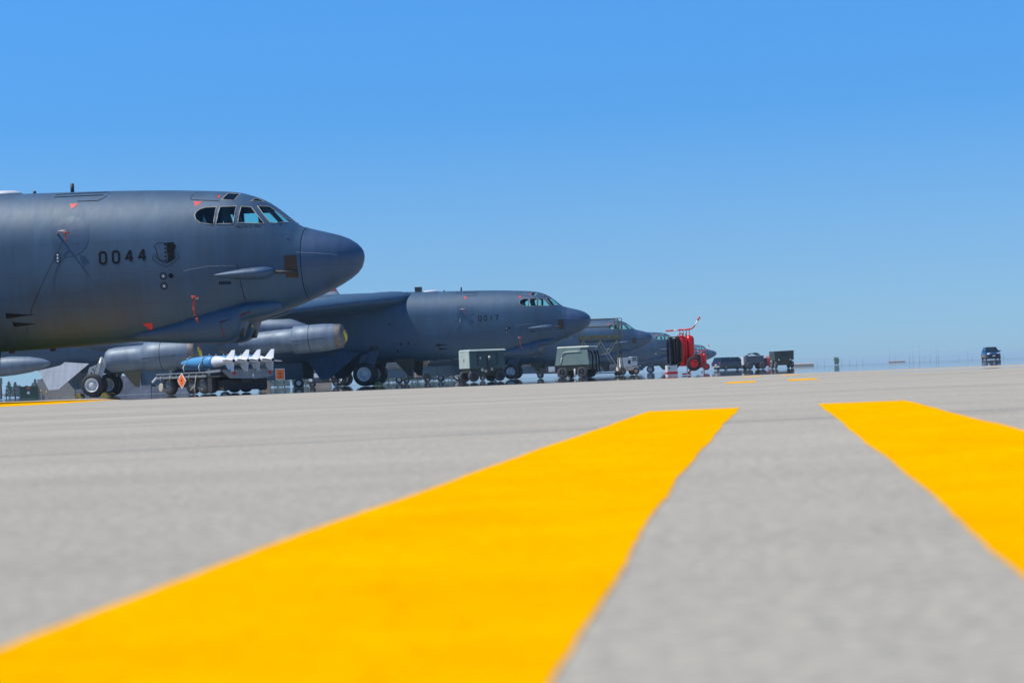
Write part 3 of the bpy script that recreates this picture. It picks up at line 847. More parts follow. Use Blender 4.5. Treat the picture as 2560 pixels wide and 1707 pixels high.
for bb, a0, z in ((10.3, 12.3, 2.74), (18.2, 18.0, 2.02)):
    for side in (-1, 1):
        for dy in (-.80, .80):
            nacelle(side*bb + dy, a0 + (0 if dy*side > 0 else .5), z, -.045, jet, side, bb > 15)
        zt = float(wz(bb)) - .1
        py = MB()
        pl_ = 4.2 if bb > 15 else 6.6
        py.loft([[(-(a0+.9+x*pl_), side*bb + t*1.1, z + .25) for x, t in AF], [(-(a0+3.0+x*6.0), side*bb + t*.9, zt - .15) for x, t in AF]])
        py.build('engine_pylon', 'nacelle', jet)
# tip tanks and outriggers
for side in (-1, 1):
    prof = [(0, .01), (.12, .12), (.4, .24), (1.0, .37), (1.8, .45), (2.8, .475), (4.2, .475), (5.4, .40), (6.5, .24), (7.3, .03)]
    tk = MB().lathe((-23.55, side*24.5, 1.72), (-1, 0, -.035), prof, 28).build('drop_tank', 'nacelle', jet)
    MB().loft([[(-(25.6+x*3.6), side*24.5 + t*.5, 2.1) for x, t in AF], [(-(27.6+x*3.2), side*24.5 + t*.5, 2.62) for x, t in AF]]).build('tank_pylon', 'nacelle', tk)
    st = MB().cyl((-28.3, side*22.4, .42), (-28.3, side*22.4, 2.5), .09, .12).build('outrigger_strut', 'metal', jet)
    wl = MB().lathe((-28.3, side*22.4 - .11, .40), (0, 1, 0), [(0, .22), (.0, .36), (.05, .40), (.17, .40), (.22, .36), (.22, .22)], 24).build('outrigger_wheel', 'tyre', jet)
    MB().lathe((-28.3, side*22.4 - .12, .40), (0, 1, 0), [(0, .2), (.24, .2)], 18).build('wheel_hub', 'hub', wl)
# main gear
def wheel(a, y, parent, out):
    prof = [(-.20, .40), (-.205, .52), (-.18, .62), (-.12, .672), (-.04, .69), (.04, .69), (.12, .672), (.18, .62), (.205, .52), (.20, .40)]
    t_ = MB().lathe((-a, y, .685), (0, 1, 0), prof, 40, cap0=False, cap1=False).build('main_wheel', 'tyre', parent)
    h = MB()
    for sg in (-1, 1):
        h.lathe((-a, y, .685), (0, sg, 0), [(.12, .41), (.215, .415), (.225, .395), (.20, .37), (.14, .33), (.12, .19), (.20, .15), (.215, .10), (.21, .01)], 32, cap0=False)
        h.mat(1)
        for k in range(12):
            tt = 2*math.pi*k/12
            cx_, cz_ = .265*math.cos(tt), .265*math.sin(tt)
            h.cyl((-a+cx_, y + sg*.12, .685+cz_), (-a+cx_, y + sg*.136, .685+cz_), .022, None, 6)
        h.mat(0)
    h.build('wheel_hub', ['hub', 'steel_dark'], t_)
for ga, aft in ((13.15, False), (29.55, True)):
    for side in (-1, 1):
        for dy in (-.30, .30): wheel(ga + (.0 if side < 0 else .0), side*1.42 + dy, jet, side)
        g = MB()
        g.hexa([(-ga+.02, side*1.34, .62), (-ga+.30, side*1.34, .62), (-ga+.30, side*1.50, .62), (-ga+.02, side*1.50, .62),
                (-ga+.35, side*1.16, 2.3), (-ga+.75, side*1.16, 2.3), (-ga+.75, side*1.34, 2.3), (-ga+.35, side*1.34, 2.3)])
        g.cyl((-ga, side*1.42, .685), (-ga+.5, side*1.2, 2.4), .13, .15, 14)
        g.cyl((-ga, side*1.1, .685), (-ga, side*1.75, .685), .09, None, 12)
        gs = g.build('gear_strut', 'metal' if aft else 'steel_dark', jet)  # forward strut gets a darker material in place of shade
        pl = MB()   # stiffened plate door fixed to the leg, outboard of it
        ys = side * 1.68
        def q(a, z, dy=0): return (-a, ys + side*dy, z)
        pl.hexa([q(ga+.04, .86), q(ga-.42, .70), q(ga-.42, .70, .05), q(ga+.04, .86, .05), q(ga-.34, 1.98), q(ga-.92, 2.02), q(ga-.92, 2.02, .05), q(ga-.34, 1.98, .05)])
        pl.bar(q(ga-.14, .80, .08), q(ga-.60, 2.05, .08), .06, .05)
        pl.hexa([q(ga+.44, 1.02), q(ga+.10, .92), q(ga+.10, .92, .04), q(ga+.44, 1.02, .04), q(ga+.18, 1.75), q(ga-.28, 1.90), q(ga-.28, 1.90, .04), q(ga+.18, 1.75, .04)])
        pm = pl.build('leg_door', 'metal' if aft else 'jet_dark', gs)  # forward plates coloured dark to paint in the shade there
        hl = MB()
        for a_, z_ in ((ga+.16, 1.18), (ga+.06, 1.42), (ga-.05, 1.62)):
            hl.cyl(q(a_, z_, .045), q(a_, z_, .06), .05, None, 10)
        hl.build('plate_hole', 'steel_dark', gs)
        MB().tube([(-ga+.1, side*1.55, 1.0), (-ga+.35, side*1.6, 1.4), (-ga+.7, side*1.4, 1.9)], .03, 6).build('brake_hose', 'black', gs)
        # big well door aft of the leg, hinged on the fuselage side and splayed outward
        def w2(a, z): return Vector((-a, side*(1.50 + (2.13 - z)*.42), z))
        outl = [(ga+3.35, 1.68), (ga+2.0, 1.95), (ga+1.75, 2.13), (ga+.25, 1.98), (ga+1.95, .53), (ga+2.55, .50)]
        nrm = Vector((0, side*1.0, .42)).normalized() * .03
        A = [w2(*p) for p in outl]; B = [p - nrm for p in A]; n = len(A)
        dm = MB().add(A + B, [tuple(range(n)), tuple(range(n, 2*n))[::-1]] + [(i, (i+1) % n, (i+1) % n + n, i + n) for i in range(n)])
        dm.build('gear_door', 'door' if aft else 'jet', jet)  # forward doors take the dark paint to imitate the wing's shade
        # dark triangular door ahead of the leg
        outl = [(ga-1.66, 1.50), (ga-2.95, 1.50), (ga-2.80, .47), (ga-2.55, .50)]
        A = [Vector((-a, side*(1.48 + (1.5 - z)*.10), z)) for a, z in outl]; B = [p + Vector((0, -side*.03, 0)) for p in A]; n = len(A)
        MB().add(A + B, [tuple(range(n)), tuple(range(n, 2*n))[::-1]] + [(i, (i+1) % n, (i+1) % n + n, i + n) for i in range(n)]).build('well_door', 'primer', jet)
# open bomb bay doors
for side in (-1, 1):
    for a0, a1 in ((16.9, 20.1), (20.13, 23.4), (23.43, 26.7)):
        d = MB(); y0 = side*1.42; y1 = side*1.33
        d.hexa([(-a1, y1, .56), (-a0, y1, .56), (-a0, y1 + side*.05, .56), (-a1, y1 + side*.05, .56),
                (-a1, y0, 1.50), (-a0, y0, 1.50), (-a0, y0 + side*.05, 1.50), (-a1, y0 + side*.05, 1.50)])
        d.build('bay_door', 'jet', jet)

# the other bombers
J2 = copy_tree(jet, place(4.63, 115.7), -TH, 'second grey bomber in the row, wing and engines in view, marked 0017')
J3 = copy_tree(jet, place(13.05, 185.0), -TH, 'third grey bomber, its cockpit behind the tall olive work stand')
J4 = copy_tree(jet, place(22.40, 254.0), -TH, 'fourth grey bomber, its nose hidden behind the big red extinguisher')
J5 = copy_tree(jet, place(40.33, 394.0), -TH, 'farthest grey bomber, only its small nose showing beyond the red extinguishers')

# numbers, crest and crew name: letters drawn as strokes on the skin
DIG = {'0': [[(.2, 0), (0, .2), (0, 1.15), (.2, 1.35), (.55, 1.35), (.75, 1.15), (.75, .2), (.55, 0)], True],
       '4': [[(.50, 1.30), (.02, .43), (.84, .43)], False],
       '1': [[(.38, 0), (.38, 1.35)], False],
       '7': [[(0, 1.33), (.74, 1.33), (.30, 0)], False]}
def number(txt, a_left, z0, hgt, pitch, w, parent, label=None):
    for i, ch in enumerate(txt):
        pts, cl = DIG[ch]
        P_ = [(a_left - i*pitch - x*hgt/1.35, z0 + y*hgt/1.35 + i*.008) for x, y in pts]
        dg_ = patch('serial_digit', stroke(P_, w, cl), 'black', parent)
        if ch == '4':
            x4 = a_left - i*pitch - .58*hgt/1.35
            patch('digit_stem', stroke([(x4, z0 + i*.008), (x4, z0 + hgt + i*.008)], w), 'black', dg_, off=.0085)
number('0044', 6.375, 3.375, .285, .335, .052, jet)
number('0017', 6.36, 3.50, .27, .325, .04, J2)
shield = [(4.975, 3.74), (4.90, 3.81), (4.49, 3.815), (4.43, 3.73), (4.475, 3.62), (4.475, 3.42), (4.68, 3.33), (4.87, 3.42), (4.91, 3.52), (4.92, 3.64)]
patch('unit_emblem', stroke(shield, .014, True), 'black', off=.0085)
dark = [(4.66, 3.81), (4.50, 3.812), (4.435, 3.73), (4.48, 3.62), (4.48, 3.43), (4.66, 3.345), (4.64, 3.42), (4.54, 3.50), (4.53, 3.66), (4.58, 3.73), (4.66, 3.74)]
em = patch('emblem_field', [dark], 'black')
patch('emblem_field', [[(4.72, 3.80 - .1*i), (4.67, 3.80 - .1*i), (4.67, 3.76 - .1*i), (4.72, 3.76 - .1*i)] for i in range(5)], 'black')
patch('emblem_scroll', stroke([(4.99, 3.56), (5.03, 3.43), (4.86, 3.30), (4.69, 3.22), (4.52, 3.30), (4.36, 3.43), (4.40, 3.56)], .012) +
      stroke([(4.95, 3.54), (4.94, 3.46), (4.82, 3.37), (4.69, 3.30), (4.55, 3.37), (4.44, 3.46), (4.43, 3.56)], .010), 'black')
fc = bpy.data.curves.new('crew_name', 'FONT'); fc.body = 'Maj John D. Cann'; fc.size = .098; fc.shear = .25; fc.resolution_u = 2
fo = bpy.data.objects.new('crew_name_tmp', fc); COL.objects.link(fo)
dg = bpy.context.evaluated_depsgraph_get()
tme = bpy.data.meshes.new_from_object(fo.evaluated_get(dg)); bpy.data.objects.remove(fo)
wmax = max(v.co.x for v in tme.vertices)
for v in tme.vertices:
    v.co = skin(2.95 - v.co.x * .61 / wmax, 4.115 + v.co.y, .006)
tme.materials.clear(); tme.materials.append(MAT['black'])
link('crew_name', tme, jet)

# red streamers hanging from the probes (they can be taken off)
def streamer(j, a, z, b, L_, label, bag=True):
    t = thing('pitot_cover', (0, 0, 0), 0, label, 'streamer', 'red covers on the bomber probes')
    t.matrix_world = Matrix.Translation(Vector(j.location)) @ Matrix.Rotation(j.rotation_euler[2], 4, 'Z') @ Matrix.Translation((-a, -b, z))
    t.location, t.rotation_euler = t.matrix_world.translation.copy(), t.matrix_world.to_euler()
    rw = .024 if bag else .012
    MB().tube([(-.05, 0, .02), (.10, 0, .0)], .028 if bag else .018, 8).build('sleeve', 'streamer', t)
    n = 7; pts = [(.015*math.sin(i*1.3), .012*math.cos(i*2), -L_*i/n) for i in range(n+1)]
    mb = MB()
    vs = [(x-rw, y-.005, z_) for x, y, z_ in pts] + [(x+rw, y+.005, z_) for x, y, z_ in pts] + [(x-rw, y+.012, z_) for x, y, z_ in pts] + [(x+rw, y+.02, z_) for x, y, z_ in pts]
    m_ = n + 1
    mb.add(vs, [(i, m_+i, m_+i+1, i+1) for i in range(n)] + [(2*m_+i, 2*m_+i+1, 3*m_+i+1, 3*m_+i) for i in range(n)] + [(i, i+1, 2*m_+i+1, 2*m_+i) for i in range(n)] + [(m_+i, 3*m_+i, 3*m_+i+1, m_+i+1) for i in range(n)])
    mb.build('ribbon', 'streamer', t)
    if bag:
      k = MB().lathe((.06, 0, -L_-.05), (.3, 0, -1), [(0, .01), (.02, .04), (.06, .035), (.12, .012)], 8); k.build('weight_bag', 'streamer', t)
    return t
streamer(jet, 3.99, 2.43, 1.60, .45, 'long red streamer hanging from the low probe on the nearest bomber nose')
streamer(J2, 3.99, 2.43, 1.60, .50, 'red streamer hanging from the low probe on the bomber marked 0017')
streamer(jet, 7.20, 4.17, 1.62, .22, 'small dark red strip on the vane arm of the nearest bomber', False)
streamer(J2, 7.18, 4.17, 1.62, .25, 'small dark red strip on the vane arm of the second bomber', False)
# static line running down from the arm
def cable(j, pts, label):
    t = MB().tube(pts, .005, 5).build('cable', 'black')
    t.location = j.location; t.rotation_euler = j.rotation_euler
    tag(t, label, 'cable', 'cables hanging down the bomber flanks')
cable(jet, [skin(7.30, 4.0, .06), skin(7.45, 3.7, .03), skin(7.8, 3.1, .03), skin(8.2, 2.4, .03), skin(8.5, 1.75, .03)], 'thin dark cable slanting down the flank left of 0044')
cable(J2, [skin(7.35, 4.12, .08), skin(7.6, 3.6, .05), skin(8.2, 2.7, .04), skin(8.75, 1.95, .04)], 'thin cable slanting down the flank left of 0017')

# ------------------------------------------------------------------ munitions trailer and bombs
TA = R(135.0)      # trailer front points left and away
tr = thing('munitions_trailer', (-11.08, 74.9, 0), TA, 'low grey munitions trailer carrying blue and white bombs', 'trailer')
# local x = forward, y = left.  rear end at x=-1.9, front at x=3.2, half width 1.25
W_ = 1.22
def rail(y):
    m_ = MB()
    m_.bar((-.9, y, .80), (2.25, y, .80), .05, .05); m_.bar((-.9, y, .66), (2.25, y, .66), .06, .08)
    for x in np.arange(-.7, 2.3, .42): m_.bar((x, y, .66), (x, y, .80), .03)
    return m_
rail(W_).build('side_rail', 'deck', tr); rail(-W_).build('side_rail', 'deck', tr)
d = MB().box(-1.7, 2.25, -W_+.03, W_-.03, .60, .66); d.build('deck', 'steel_dark', tr)
d = MB()
d.add([(-1.9, -W_, .86), (-1.9, W_, .86), (-1.9, .85, .54), (-1.9, -.55, .50), (-1.9, -W_, .60),
       (-1.78, -W_, .86), (-1.78, W_, .86), (-1.78, .85, .54), (-1.78, -.55, .50), (-1.78, -W_, .60)],
      [(0, 1, 2, 3, 4), (9, 8, 7, 6, 5), (0, 5, 6, 1), (1, 6, 7, 2), (2, 7, 8, 3), (3, 8, 9, 4), (4, 9, 5, 0)])
d.build('rear_beam', 'deck', tr)
MB().bar((-1.78, W_, .83), (-.9, W_, .80), .05, .09).bar((-1.78, -W_, .83), (-.9, -W_, .80), .05, .09).build('rear_gusset', 'deck', tr)
for y in (.70, -.95): MB().lathe((-1.9, y, .72), (-1, 0, 0), [(0, .07), (.035, .065), (.04, .01)], 16).build('reflector', 'lamp_red', tr)
MB().box(-1.96, -1.9, -.16, -.10, .56, .68).build('latch', 'white', tr)
# placard on the rear corner (a tilted orange diamond with a dark burst)
def placard(loc, rz, s, diamond, parent):
    mb = MB()
    sq = [(-1, -1), (1, -1), (1, 1), (-1, 1)]
    if diamond: sq = [(0, -1.3), (1.3, 0), (0, 1.3), (-1.3, 0)]
    mb.mat(1).prism([(x*s*1.15, z*s*1.15) for x, z in sq], 'y', 0, .02)
    mb.mat(0).prism([(x*s, z*s) for x, z in sq], 'y', -.006, 0)
    mb.mat(2)
    for k in range(7):
        t = 2*math.pi*k/7; u = t + .25
        mb.prism([(0, s*.12), (s*.42*math.cos(t), s*(.12+.42*math.sin(t))), (s*.20*math.cos(u), s*(.12+.20*math.sin(u)))], 'y', -.010 - .0005*k, -.0065)
    mb.prism([(-s*.35, -s*.55), (s*.35, -s*.55), (s*.35, -s*.47), (-s*.35, -s*.47)], 'y', -.012, -.0065)
    o = mb.build('placard', ['orange', 'white', 'black'], parent, loc); o.rotation_euler = (0, 0, rz)
    return o
placard((-1.99, -W_-.14, .62), R(-90), .185, False, tr)
placard((.52, W_+.10, .52), R(180)-R(4), .20, True, tr)
def cart_wheel(x, y, r, w, parent, mat='rubber_grey', hub='deck', name='wheel'):
    t_ = MB().lathe((x, y-w/2, r), (0, 1, 0), [(0, r*.55), (0, r*.86), (w*.15, r*.97), (w*.5, r), (w*.85, r*.97), (w, r*.86), (w, r*.55)], 28, cap0=False, cap1=False).build(name, mat, parent)
    MB().lathe((x, y-w/2, r), (0, 1, 0), [(.02, r*.02), (-.02, r*.10), (-.02, r*.22), (.05, r*.28), (.05, r*.5), (.0, r*.56), (w, r*.56), (w-.05, r*.5), (w-.05, r*.28), (w+.02, r*.22), (w+.02, r*.02)], 24).build('hub', hub, t_)
    return t_
for x in (1.75, .30, -.42):
    for y in (.95, -.95): cart_wheel(x, y, .36, .26, tr)
MB().box(-1.7, 2.2, -.25, .25, .38, .60).bar((.30, -.95, .33), (.30, .95, .33), .08).bar((-.42, -.95, .33), (-.42, .95, .33), .08).bar((1.75, -.95, .33), (1.75, .95, .33), .08).build('chassis', 'steel_dark', tr)
MB().box(-1.65, -.85, -1.0, 1.0, .10, .48).build('dark_fill', 'tyre', tr)  # added dark box that fills the darkness under the rear end
for y0 in (-W_+.05, W_-.05): MB().box(-1.25, -1.0, y0-.08, y0+.08, .06, .58).build('stabilizer_leg', 'steel_dark', tr)
MB().bar((2.25, .75, .62), (2.85, .2, .42), .06).bar((2.25, -.75, .62), (2.85, -.2, .42), .06).bar((2.25, W_, .70), (2.52, W_+.02, .52), .06).bar((2.8, -.2, .42), (2.8, .2, .42), .06).build('tow_frame', 'light_grey', tr)
MB().cyl((2.3, .72, .0), (2.3, .72, .5), .035).cyl((2.1, .95, .28), (2.55, .65, .22), .03).lathe((2.55, .80, .30), (0, 1, 0), [(0, .13), (.03, .17), (.06, .13)], 18).build('landing_wheel', 'rope', tr)
g = MB().box(1.65, 2.05, .45, .8, .70, .98).tube([(1.8, .5, .98), (1.8, .62, 1.08), (1.8, .75, .98)], .02); g.build('brake_box', 'olive', tr)
for x in (-.9, 1.5): MB().box(x-.08, x+.08, -1.1, 1.1, .66, .92).build('cradle', 'slate', tr)
for x in (1.9, 1.3, 0.7, .1):
    MB().tube([(x, W_+.05, .72), (x+.02, W_+.08, .58), (x+.04, W_+.05, .52), (x+.06, W_+.03, .60)], .014, 5).build('tie_ring', 'metal', tr)
MB().tube([(-.35, W_+.06, .70), (-.33, W_+.10, .45), (-.28, W_+.11, .2), (-.30, W_+.10, .02)], .022, 5).tube([(-.30, W_+.10, .35), (-.05, W_+.12, .16)], .022, 5).build('hanging_strap', 'rope', tr)
# bombs: local x forward (nose)
def make_bomb():
    t = thing('bomb', (0, 0, 0), TA, '', 'bomb', 'blue and white bombs on the trailer')
    prof = [(1.66, .02), (1.61, .06), (1.42, .11), (1.12, .16), (.78, .20), (.45, .222), (.15, .23), (-.20, .228), (-.50, .213)]
    body = MB().lathe((0, 0, 0), (1, 0, 0), prof, 32).build('bomb_body', 'bomb_blue', t)
    for x in (.95, .0): MB().lathe((x, 0, 0), (1, 0, 0), [(-.02, np.interp(x, [0, .95], [.232, .168])), (.02, np.interp(x, [0, .95], [.232, .166]))], 24, cap0=False, cap1=False).build('band', 'black', body)
    for x in (.35, -.12): MB().tube([(x-.05, 0, .22), (x, 0, .29), (x+.05, 0, .22)], .014, 6).build('lug', 'metal', body)
    tail = MB().lathe((0, 0, 0), (1, 0, 0), [(-.49, .208), (-.52, .216), (-.70, .205), (-.86, .175), (-1.1, .125), (-1.4, .085), (-1.60, .07)], 32).build('tail_cone', 'bomb_white', t)
    MB().lathe((-1.60, 0, 0), (-1, 0, 0), [(0, .06), (.01, .055), (.012, .01)], 16).build('tail_plug', 'black', tail)
    for k in range(4):
        an = R(45 + 8 + 90*k - 45)
        f = MB(); u = Vector((0, math.cos(an), math.sin(an))); nn = Vector((0, -math.sin(an), math.cos(an))) * .012
        o_ = [(-1.10, .11), (-1.44, .40), (-1.63, .40), (-1.62, .06)]
        A = [Vector((x, 0, 0)) + u*r for x, r in o_]
        f.add([p + nn for p in A] + [p - nn for p in A], [(0, 1, 2, 3), (7, 6, 5, 4), (0, 1, 5, 4), (1, 2, 6, 5), (2, 3, 7, 6), (3, 0, 4, 7)])
        f.build('tail_fin', 'bomb_white', tail)
    return t
bomb = make_bomb()
trM = Matrix.Translation(tr.location) @ Matrix.Rotation(TA, 4, 'Z')
lab = ['blue and white bomb nearest the orange diamond placard, its whole blue body showing', 'bomb second from the left row edge, white tail beside the nearest bomb',
       'bomb third across the trailer, mostly its white fins showing', 'bomb at the far right of the trailer load, above the square orange placard']
for i, y in enumerate((.80, .22, -.38, -.94)):
    p = trM @ Vector((-.43 - .10*(i % 2), y, 1.17))
    if i == 0: bomb.location = p; bomb['label'] = lab[0]
    else: copy_tree(bomb, p, TA, lab[i])
for x, nm in ((.62, 'chain strap over the blue nose of the nearest bomb'), (-.36, 'chain strap over the middle of the nearest blue bomb')):
    r0 = .215 if x < .3 else .205
    pts = [(x-.15, W_, .82), (x, 1.16, 1.02)] + [(x, .80 + (r0+.02)*math.cos(t), 1.17 + (r0+.02)*math.sin(t)) for t in np.linspace(.0, math.pi*.75, 8)]
    o = MB().tube([trM @ Vector(p) for p in pts], .018, 5).build('tie_chain', 'metal'); tag(o, nm, 'chain', 'chains holding the bombs')

# ------------------------------------------------------------------ generator carts
def cart_body(t, L_, W2, z0, z1, inset, mats):
    mb = MB(); h0, h1 = L_/2, L_/2 - inset; w0, w1 = W2/2, W2/2 - inset*.8
    mb.hexa([(-h0, -w0, z0), (h0, -w0, z0), (h0, w0, z0), (-h0, w0, z0), (-h1, -w1, z1), (h1, -w1, z1), (h1, w1, z1), (-h1, w1, z1)])
    return mb
g1 = thing('generator_cart', (-1.62, 105.3, 0), R(24), 'pale green generator cart with side pipe, left of the bomber wheel', 'generator cart', 'ground power carts')
b_ = cart_body(g1, 2.0, 1.5, .70, 1.62, .04, None).build('housing', 'cart_shade', g1)  # shade of the front side is put into this dark colour
MB().hexa([(-1.02, -.78, 1.62), (1.06, -.78, 1.62), (1.06, .78, 1.62), (-1.02, .78, 1.62), (-.96, -.70, 1.70), (1.0, -.70, 1.70), (1.0, .70, 1.70), (-.96, .70, 1.70)]).build('roof', 'cart_pale', g1)
MB().box(-1.035, -1.0, -.70, .70, .72, 1.60).build('end_panel', 'cart_pale', g1)  # sunlit end, left pale against the darkened housing
MB().box(-1.05, -1.035, -.03, .03, 1.05, 1.22).build('end_handle', 'steel_dark', g1)
fr = MB()
for a_, c_ in (((-.55, .86), (.55, .86)), ((-.55, 1.48), (.55, 1.48)), ((-.55, .86), (-.55, 1.48)), ((.55, .86), (.55, 1.48))):
    fr.bar((a_[0], -.76, a_[1]), (c_[0], -.76, c_[1]), .05, .03)
fr.build('side_panel_frame', 'dark_green', b_)
MB().lathe((-.42, -.745, 1.25), (0, -1, 0), [(0, .06), (.03, .05), (.032, .01)], 12).build('gauge', 'light_grey', b_)
MB().cyl((.05, -.80, .45), (.05, -.80, 1.25), .075).lathe((.05, -.80, 1.25), (0, 0, 1), [(0, .09), (.06, .09), (.09, .05)], 12).build('hose_riser', 'steel_dark', g1)
MB().lathe((.05, -.86, 1.28), (0, -1, 0), [(0, .07), (.03, .06), (.032, .01)], 12).build('riser_cap', 'white', g1)
ch = MB().box(-.95, .95, -.62, .62, .50, .70).box(-.7, -.2, -.55, .5, .30, .50).box(.3, .8, -.6, .5, .32, .5)
ch.build('chassis', 'olive', g1)
for x, z in ((-.35, .55), (-.15, .48), (.18, .58)): MB().box(x, x+.14, -.66, -.60, z, z+.16).build('fitting', 'light_grey', g1)
for x in (-.78, .72):
    for y in (-.62, .62): cart_wheel(x, y, .30, .20, g1, hub='steel_dark')
MB().bar((1.0, 0, .35), (1.75, 0, .25), .06).build('tow_bar', 'olive', g1)

g2 = thing('generator_cart', (3.62, 112.0, 0), R(-24), 'grey green generator cart with raised arch trim, beside the work stand', 'generator cart', 'ground power carts')
b2 = cart_body(g2, 2.05, 1.6, .72, 1.70, .13, None).build('housing', 'cart_green', g2)
MB().hexa([(-.94, -.70, 1.70), (1.02, -.70, 1.70), (1.02, .70, 1.70), (-.94, .70, 1.70), (-.88, -.64, 1.76), (.96, -.64, 1.76), (.96, .64, 1.76), (-.88, .64, 1.76)]).build('roof', 'cart_pale', g2)
def ws(z): return -.80 + (z - .72) * .104/.98 - .015
MB().tube([(-.70, ws(.78), .78), (-.60, ws(1.15), 1.15), (-.52, ws(1.38), 1.38), (-.36, ws(1.45), 1.45), (.30, ws(1.46), 1.46), (.52, ws(1.45), 1.45)], .04, 6).build('arch_trim', 'cart_pale', b2)
MB().box(.97, 1.0, -.6, .6, .80, 1.6).build('end_panel', 'slate', g2)
MB().box(.50, .90, -.722, -.708, 1.57, 1.65).build('name_plate', 'dark_green', b2)
MB().hexa([(-.95, -.72, .42), (.95, -.72, .42), (.95, .72, .42), (-.95, .72, .42), (-1.0, -.78, .72), (1.0, -.78, .72), (1.0, .78, .72), (-1.0, .78, .72)]).build('chassis', 'olive', g2)
for x in (-.62, .55):
    for y in (-.66, .66): cart_wheel(x, y, .32, .2, g2, hub='steel_dark')
MB().cyl((.15, -.78, .05), (.15, -.78, .5), .05).build('jack_leg', 'light_grey', g2)
for y in (-.45, .1, .5): MB().tube([(1.0, y, 1.5), (1.12, y, 1.2), (1.10, y, .6), (1.2, y-.1, .25)], .04, 6).build('power_cable', 'black', g2)

# ------------------------------------------------------------------ work stand
ws_ = thing('work_stand', (5.65, 130.0, 0), R(6), 'tall olive work stand with railed platform beside the third bomber', 'work stand')
def bars(name, segs, w, mat, parent=ws_):
    m_ = MB()
    for a_, b__ in segs: m_.bar(a_, b__, w)
    return m_.build(name, mat, parent)
MB().box(-1.25, 1.25, -.7, .7, 2.50, 2.56).build('platform', 'olive', ws_)
MB().box(-1.27, 1.27, -.74, -.70, 2.42, 2.66).box(-1.27, 1.27, .70, .74, 2.42, 2.66).build('toe_board', 'olive_bright', ws_)
for y in (-.7, .7):
    for z in (3.22, 3.72): bars('guard_rail', [((-1.2, y, z), (1.2, y, z))], .05, 'olive_bright')
    for x in (-1.2, 1.2): bars('rail_post', [((x, y, 2.5), (x, y, 3.72))], .055, 'olive_bright')
for x in (-1.2,): bars('end_rail', [((x, -.7, 3.72), (x, .7, 3.72)), ((x, -.7, 3.22), (x, .7, 3.22))], .045, 'olive_bright')
bars('under_beam', [((-1.2, -.6, 2.28), (1.2, -.6, 2.28)), ((-1.2, .6, 2.28), (1.2, .6, 2.28))], .09, 'olive')
for y in (-.7, .7):
    for x in (-1.15, 1.15): bars('leg', [((x, y, .18), (x*.98, y*.95, 2.45))], .06, 'olive_bright')
    bars('cross_brace', [((0, y, 2.3), (1.1, y, .5)), ((1.1, y, 2.3), (.5, y, 1.42)), ((0, y, 2.3), (-1.1, y, .5)), ((-1.1, y, 2.3), (-.5, y, 1.42)), ((.1, y, 1.42), (.5, y, 1.42)), ((.85, y, .65), (1.1, y, .65))], .035, 'rope')
bars('stair_stringer', [((1.25, -.35, 2.5), (1.55, -.35, .1)), ((1.25, .35, 2.5), (1.55, .35, .1))], .05, 'olive')
for k in range(8): bars('step', [((1.28 + .035*k, -.35, 2.25 - .28*k), (1.28 + .035*k, .35, 2.25 - .28*k))], .035, 'olive_bright')
bars('stair_rail', [((1.22, -.72, 3.72), (1.45, -.72, 3.72)), ((1.45, -.72, 3.72), (1.5, -.72, 2.3)), ((1.22, .72, 3.72), (1.45, .72, 3.72)), ((1.45, .72, 3.72), (1.5, .72, 2.3))], .045, 'olive_bright')
bars('base_frame', [((-1.3, -.8, .2), (1.3, -.8, .2)), ((-1.3, .8, .2), (1.3, .8, .2)), ((-1.3, -.8, .2), (-1.3, .8, .2)), ((1.3, -.8, .2), (1.3, .8, .2))], .07, 'olive')
for x in (-1.2, 1.2):
    for y in (-.75, .75): cart_wheel(x, y, .14, .08, ws_, 'tyre', 'olive', 'caster')

# ------------------------------------------------------------------ small white cart
wc = thing('service_cart', (8.55, 150.0, 0), R(12), 'white service cart with control boxes on big wheels behind the work stand', 'service cart')
MB().box(-.55, .28, -.5, .5, .62, 1.32).build('housing', 'cart_white', wc)
MB().box(.30, .72, -.45, .45, .66, 1.36).build('control_box', 'cart_white', wc)
MB().box(.36, .66, -.47, -.45, .98, 1.28).build('control_panel', 'steel_dark', wc)
MB().box(-.02, .18, -.52, -.50, .82, 1.12).build('louver', 'steel_dark', wc)
MB().box(.40, .62, -.48, -.46, 1.0, 1.05).box(.40, .62, -.48, -.46, 1.12, 1.17).build('display', 'light_grey', wc)
MB().hexa([(-.78, -.6, .34), (.80, -.6, .34), (.80, .6, .34), (-.78, .6, .34), (-.70, -.58, .62), (.76, -.58, .62), (.76, .58, .62), (-.70, .58, .62)]).build('fender', 'tan_pale', wc)
for x in (-.48, .56):
    for y in (-.55, .55): cart_wheel(x, y, .27, .16, wc, 'tyre', 'tan', 'wheel')
MB().bar((.8, 0, .4), (1.3, 0, .3), .05).lathe((.95, -.3, .62), (0, 0, 1), [(0, .06), (.08, .06), (.11, .02)], 10).build('hitch', 'light_grey', wc)

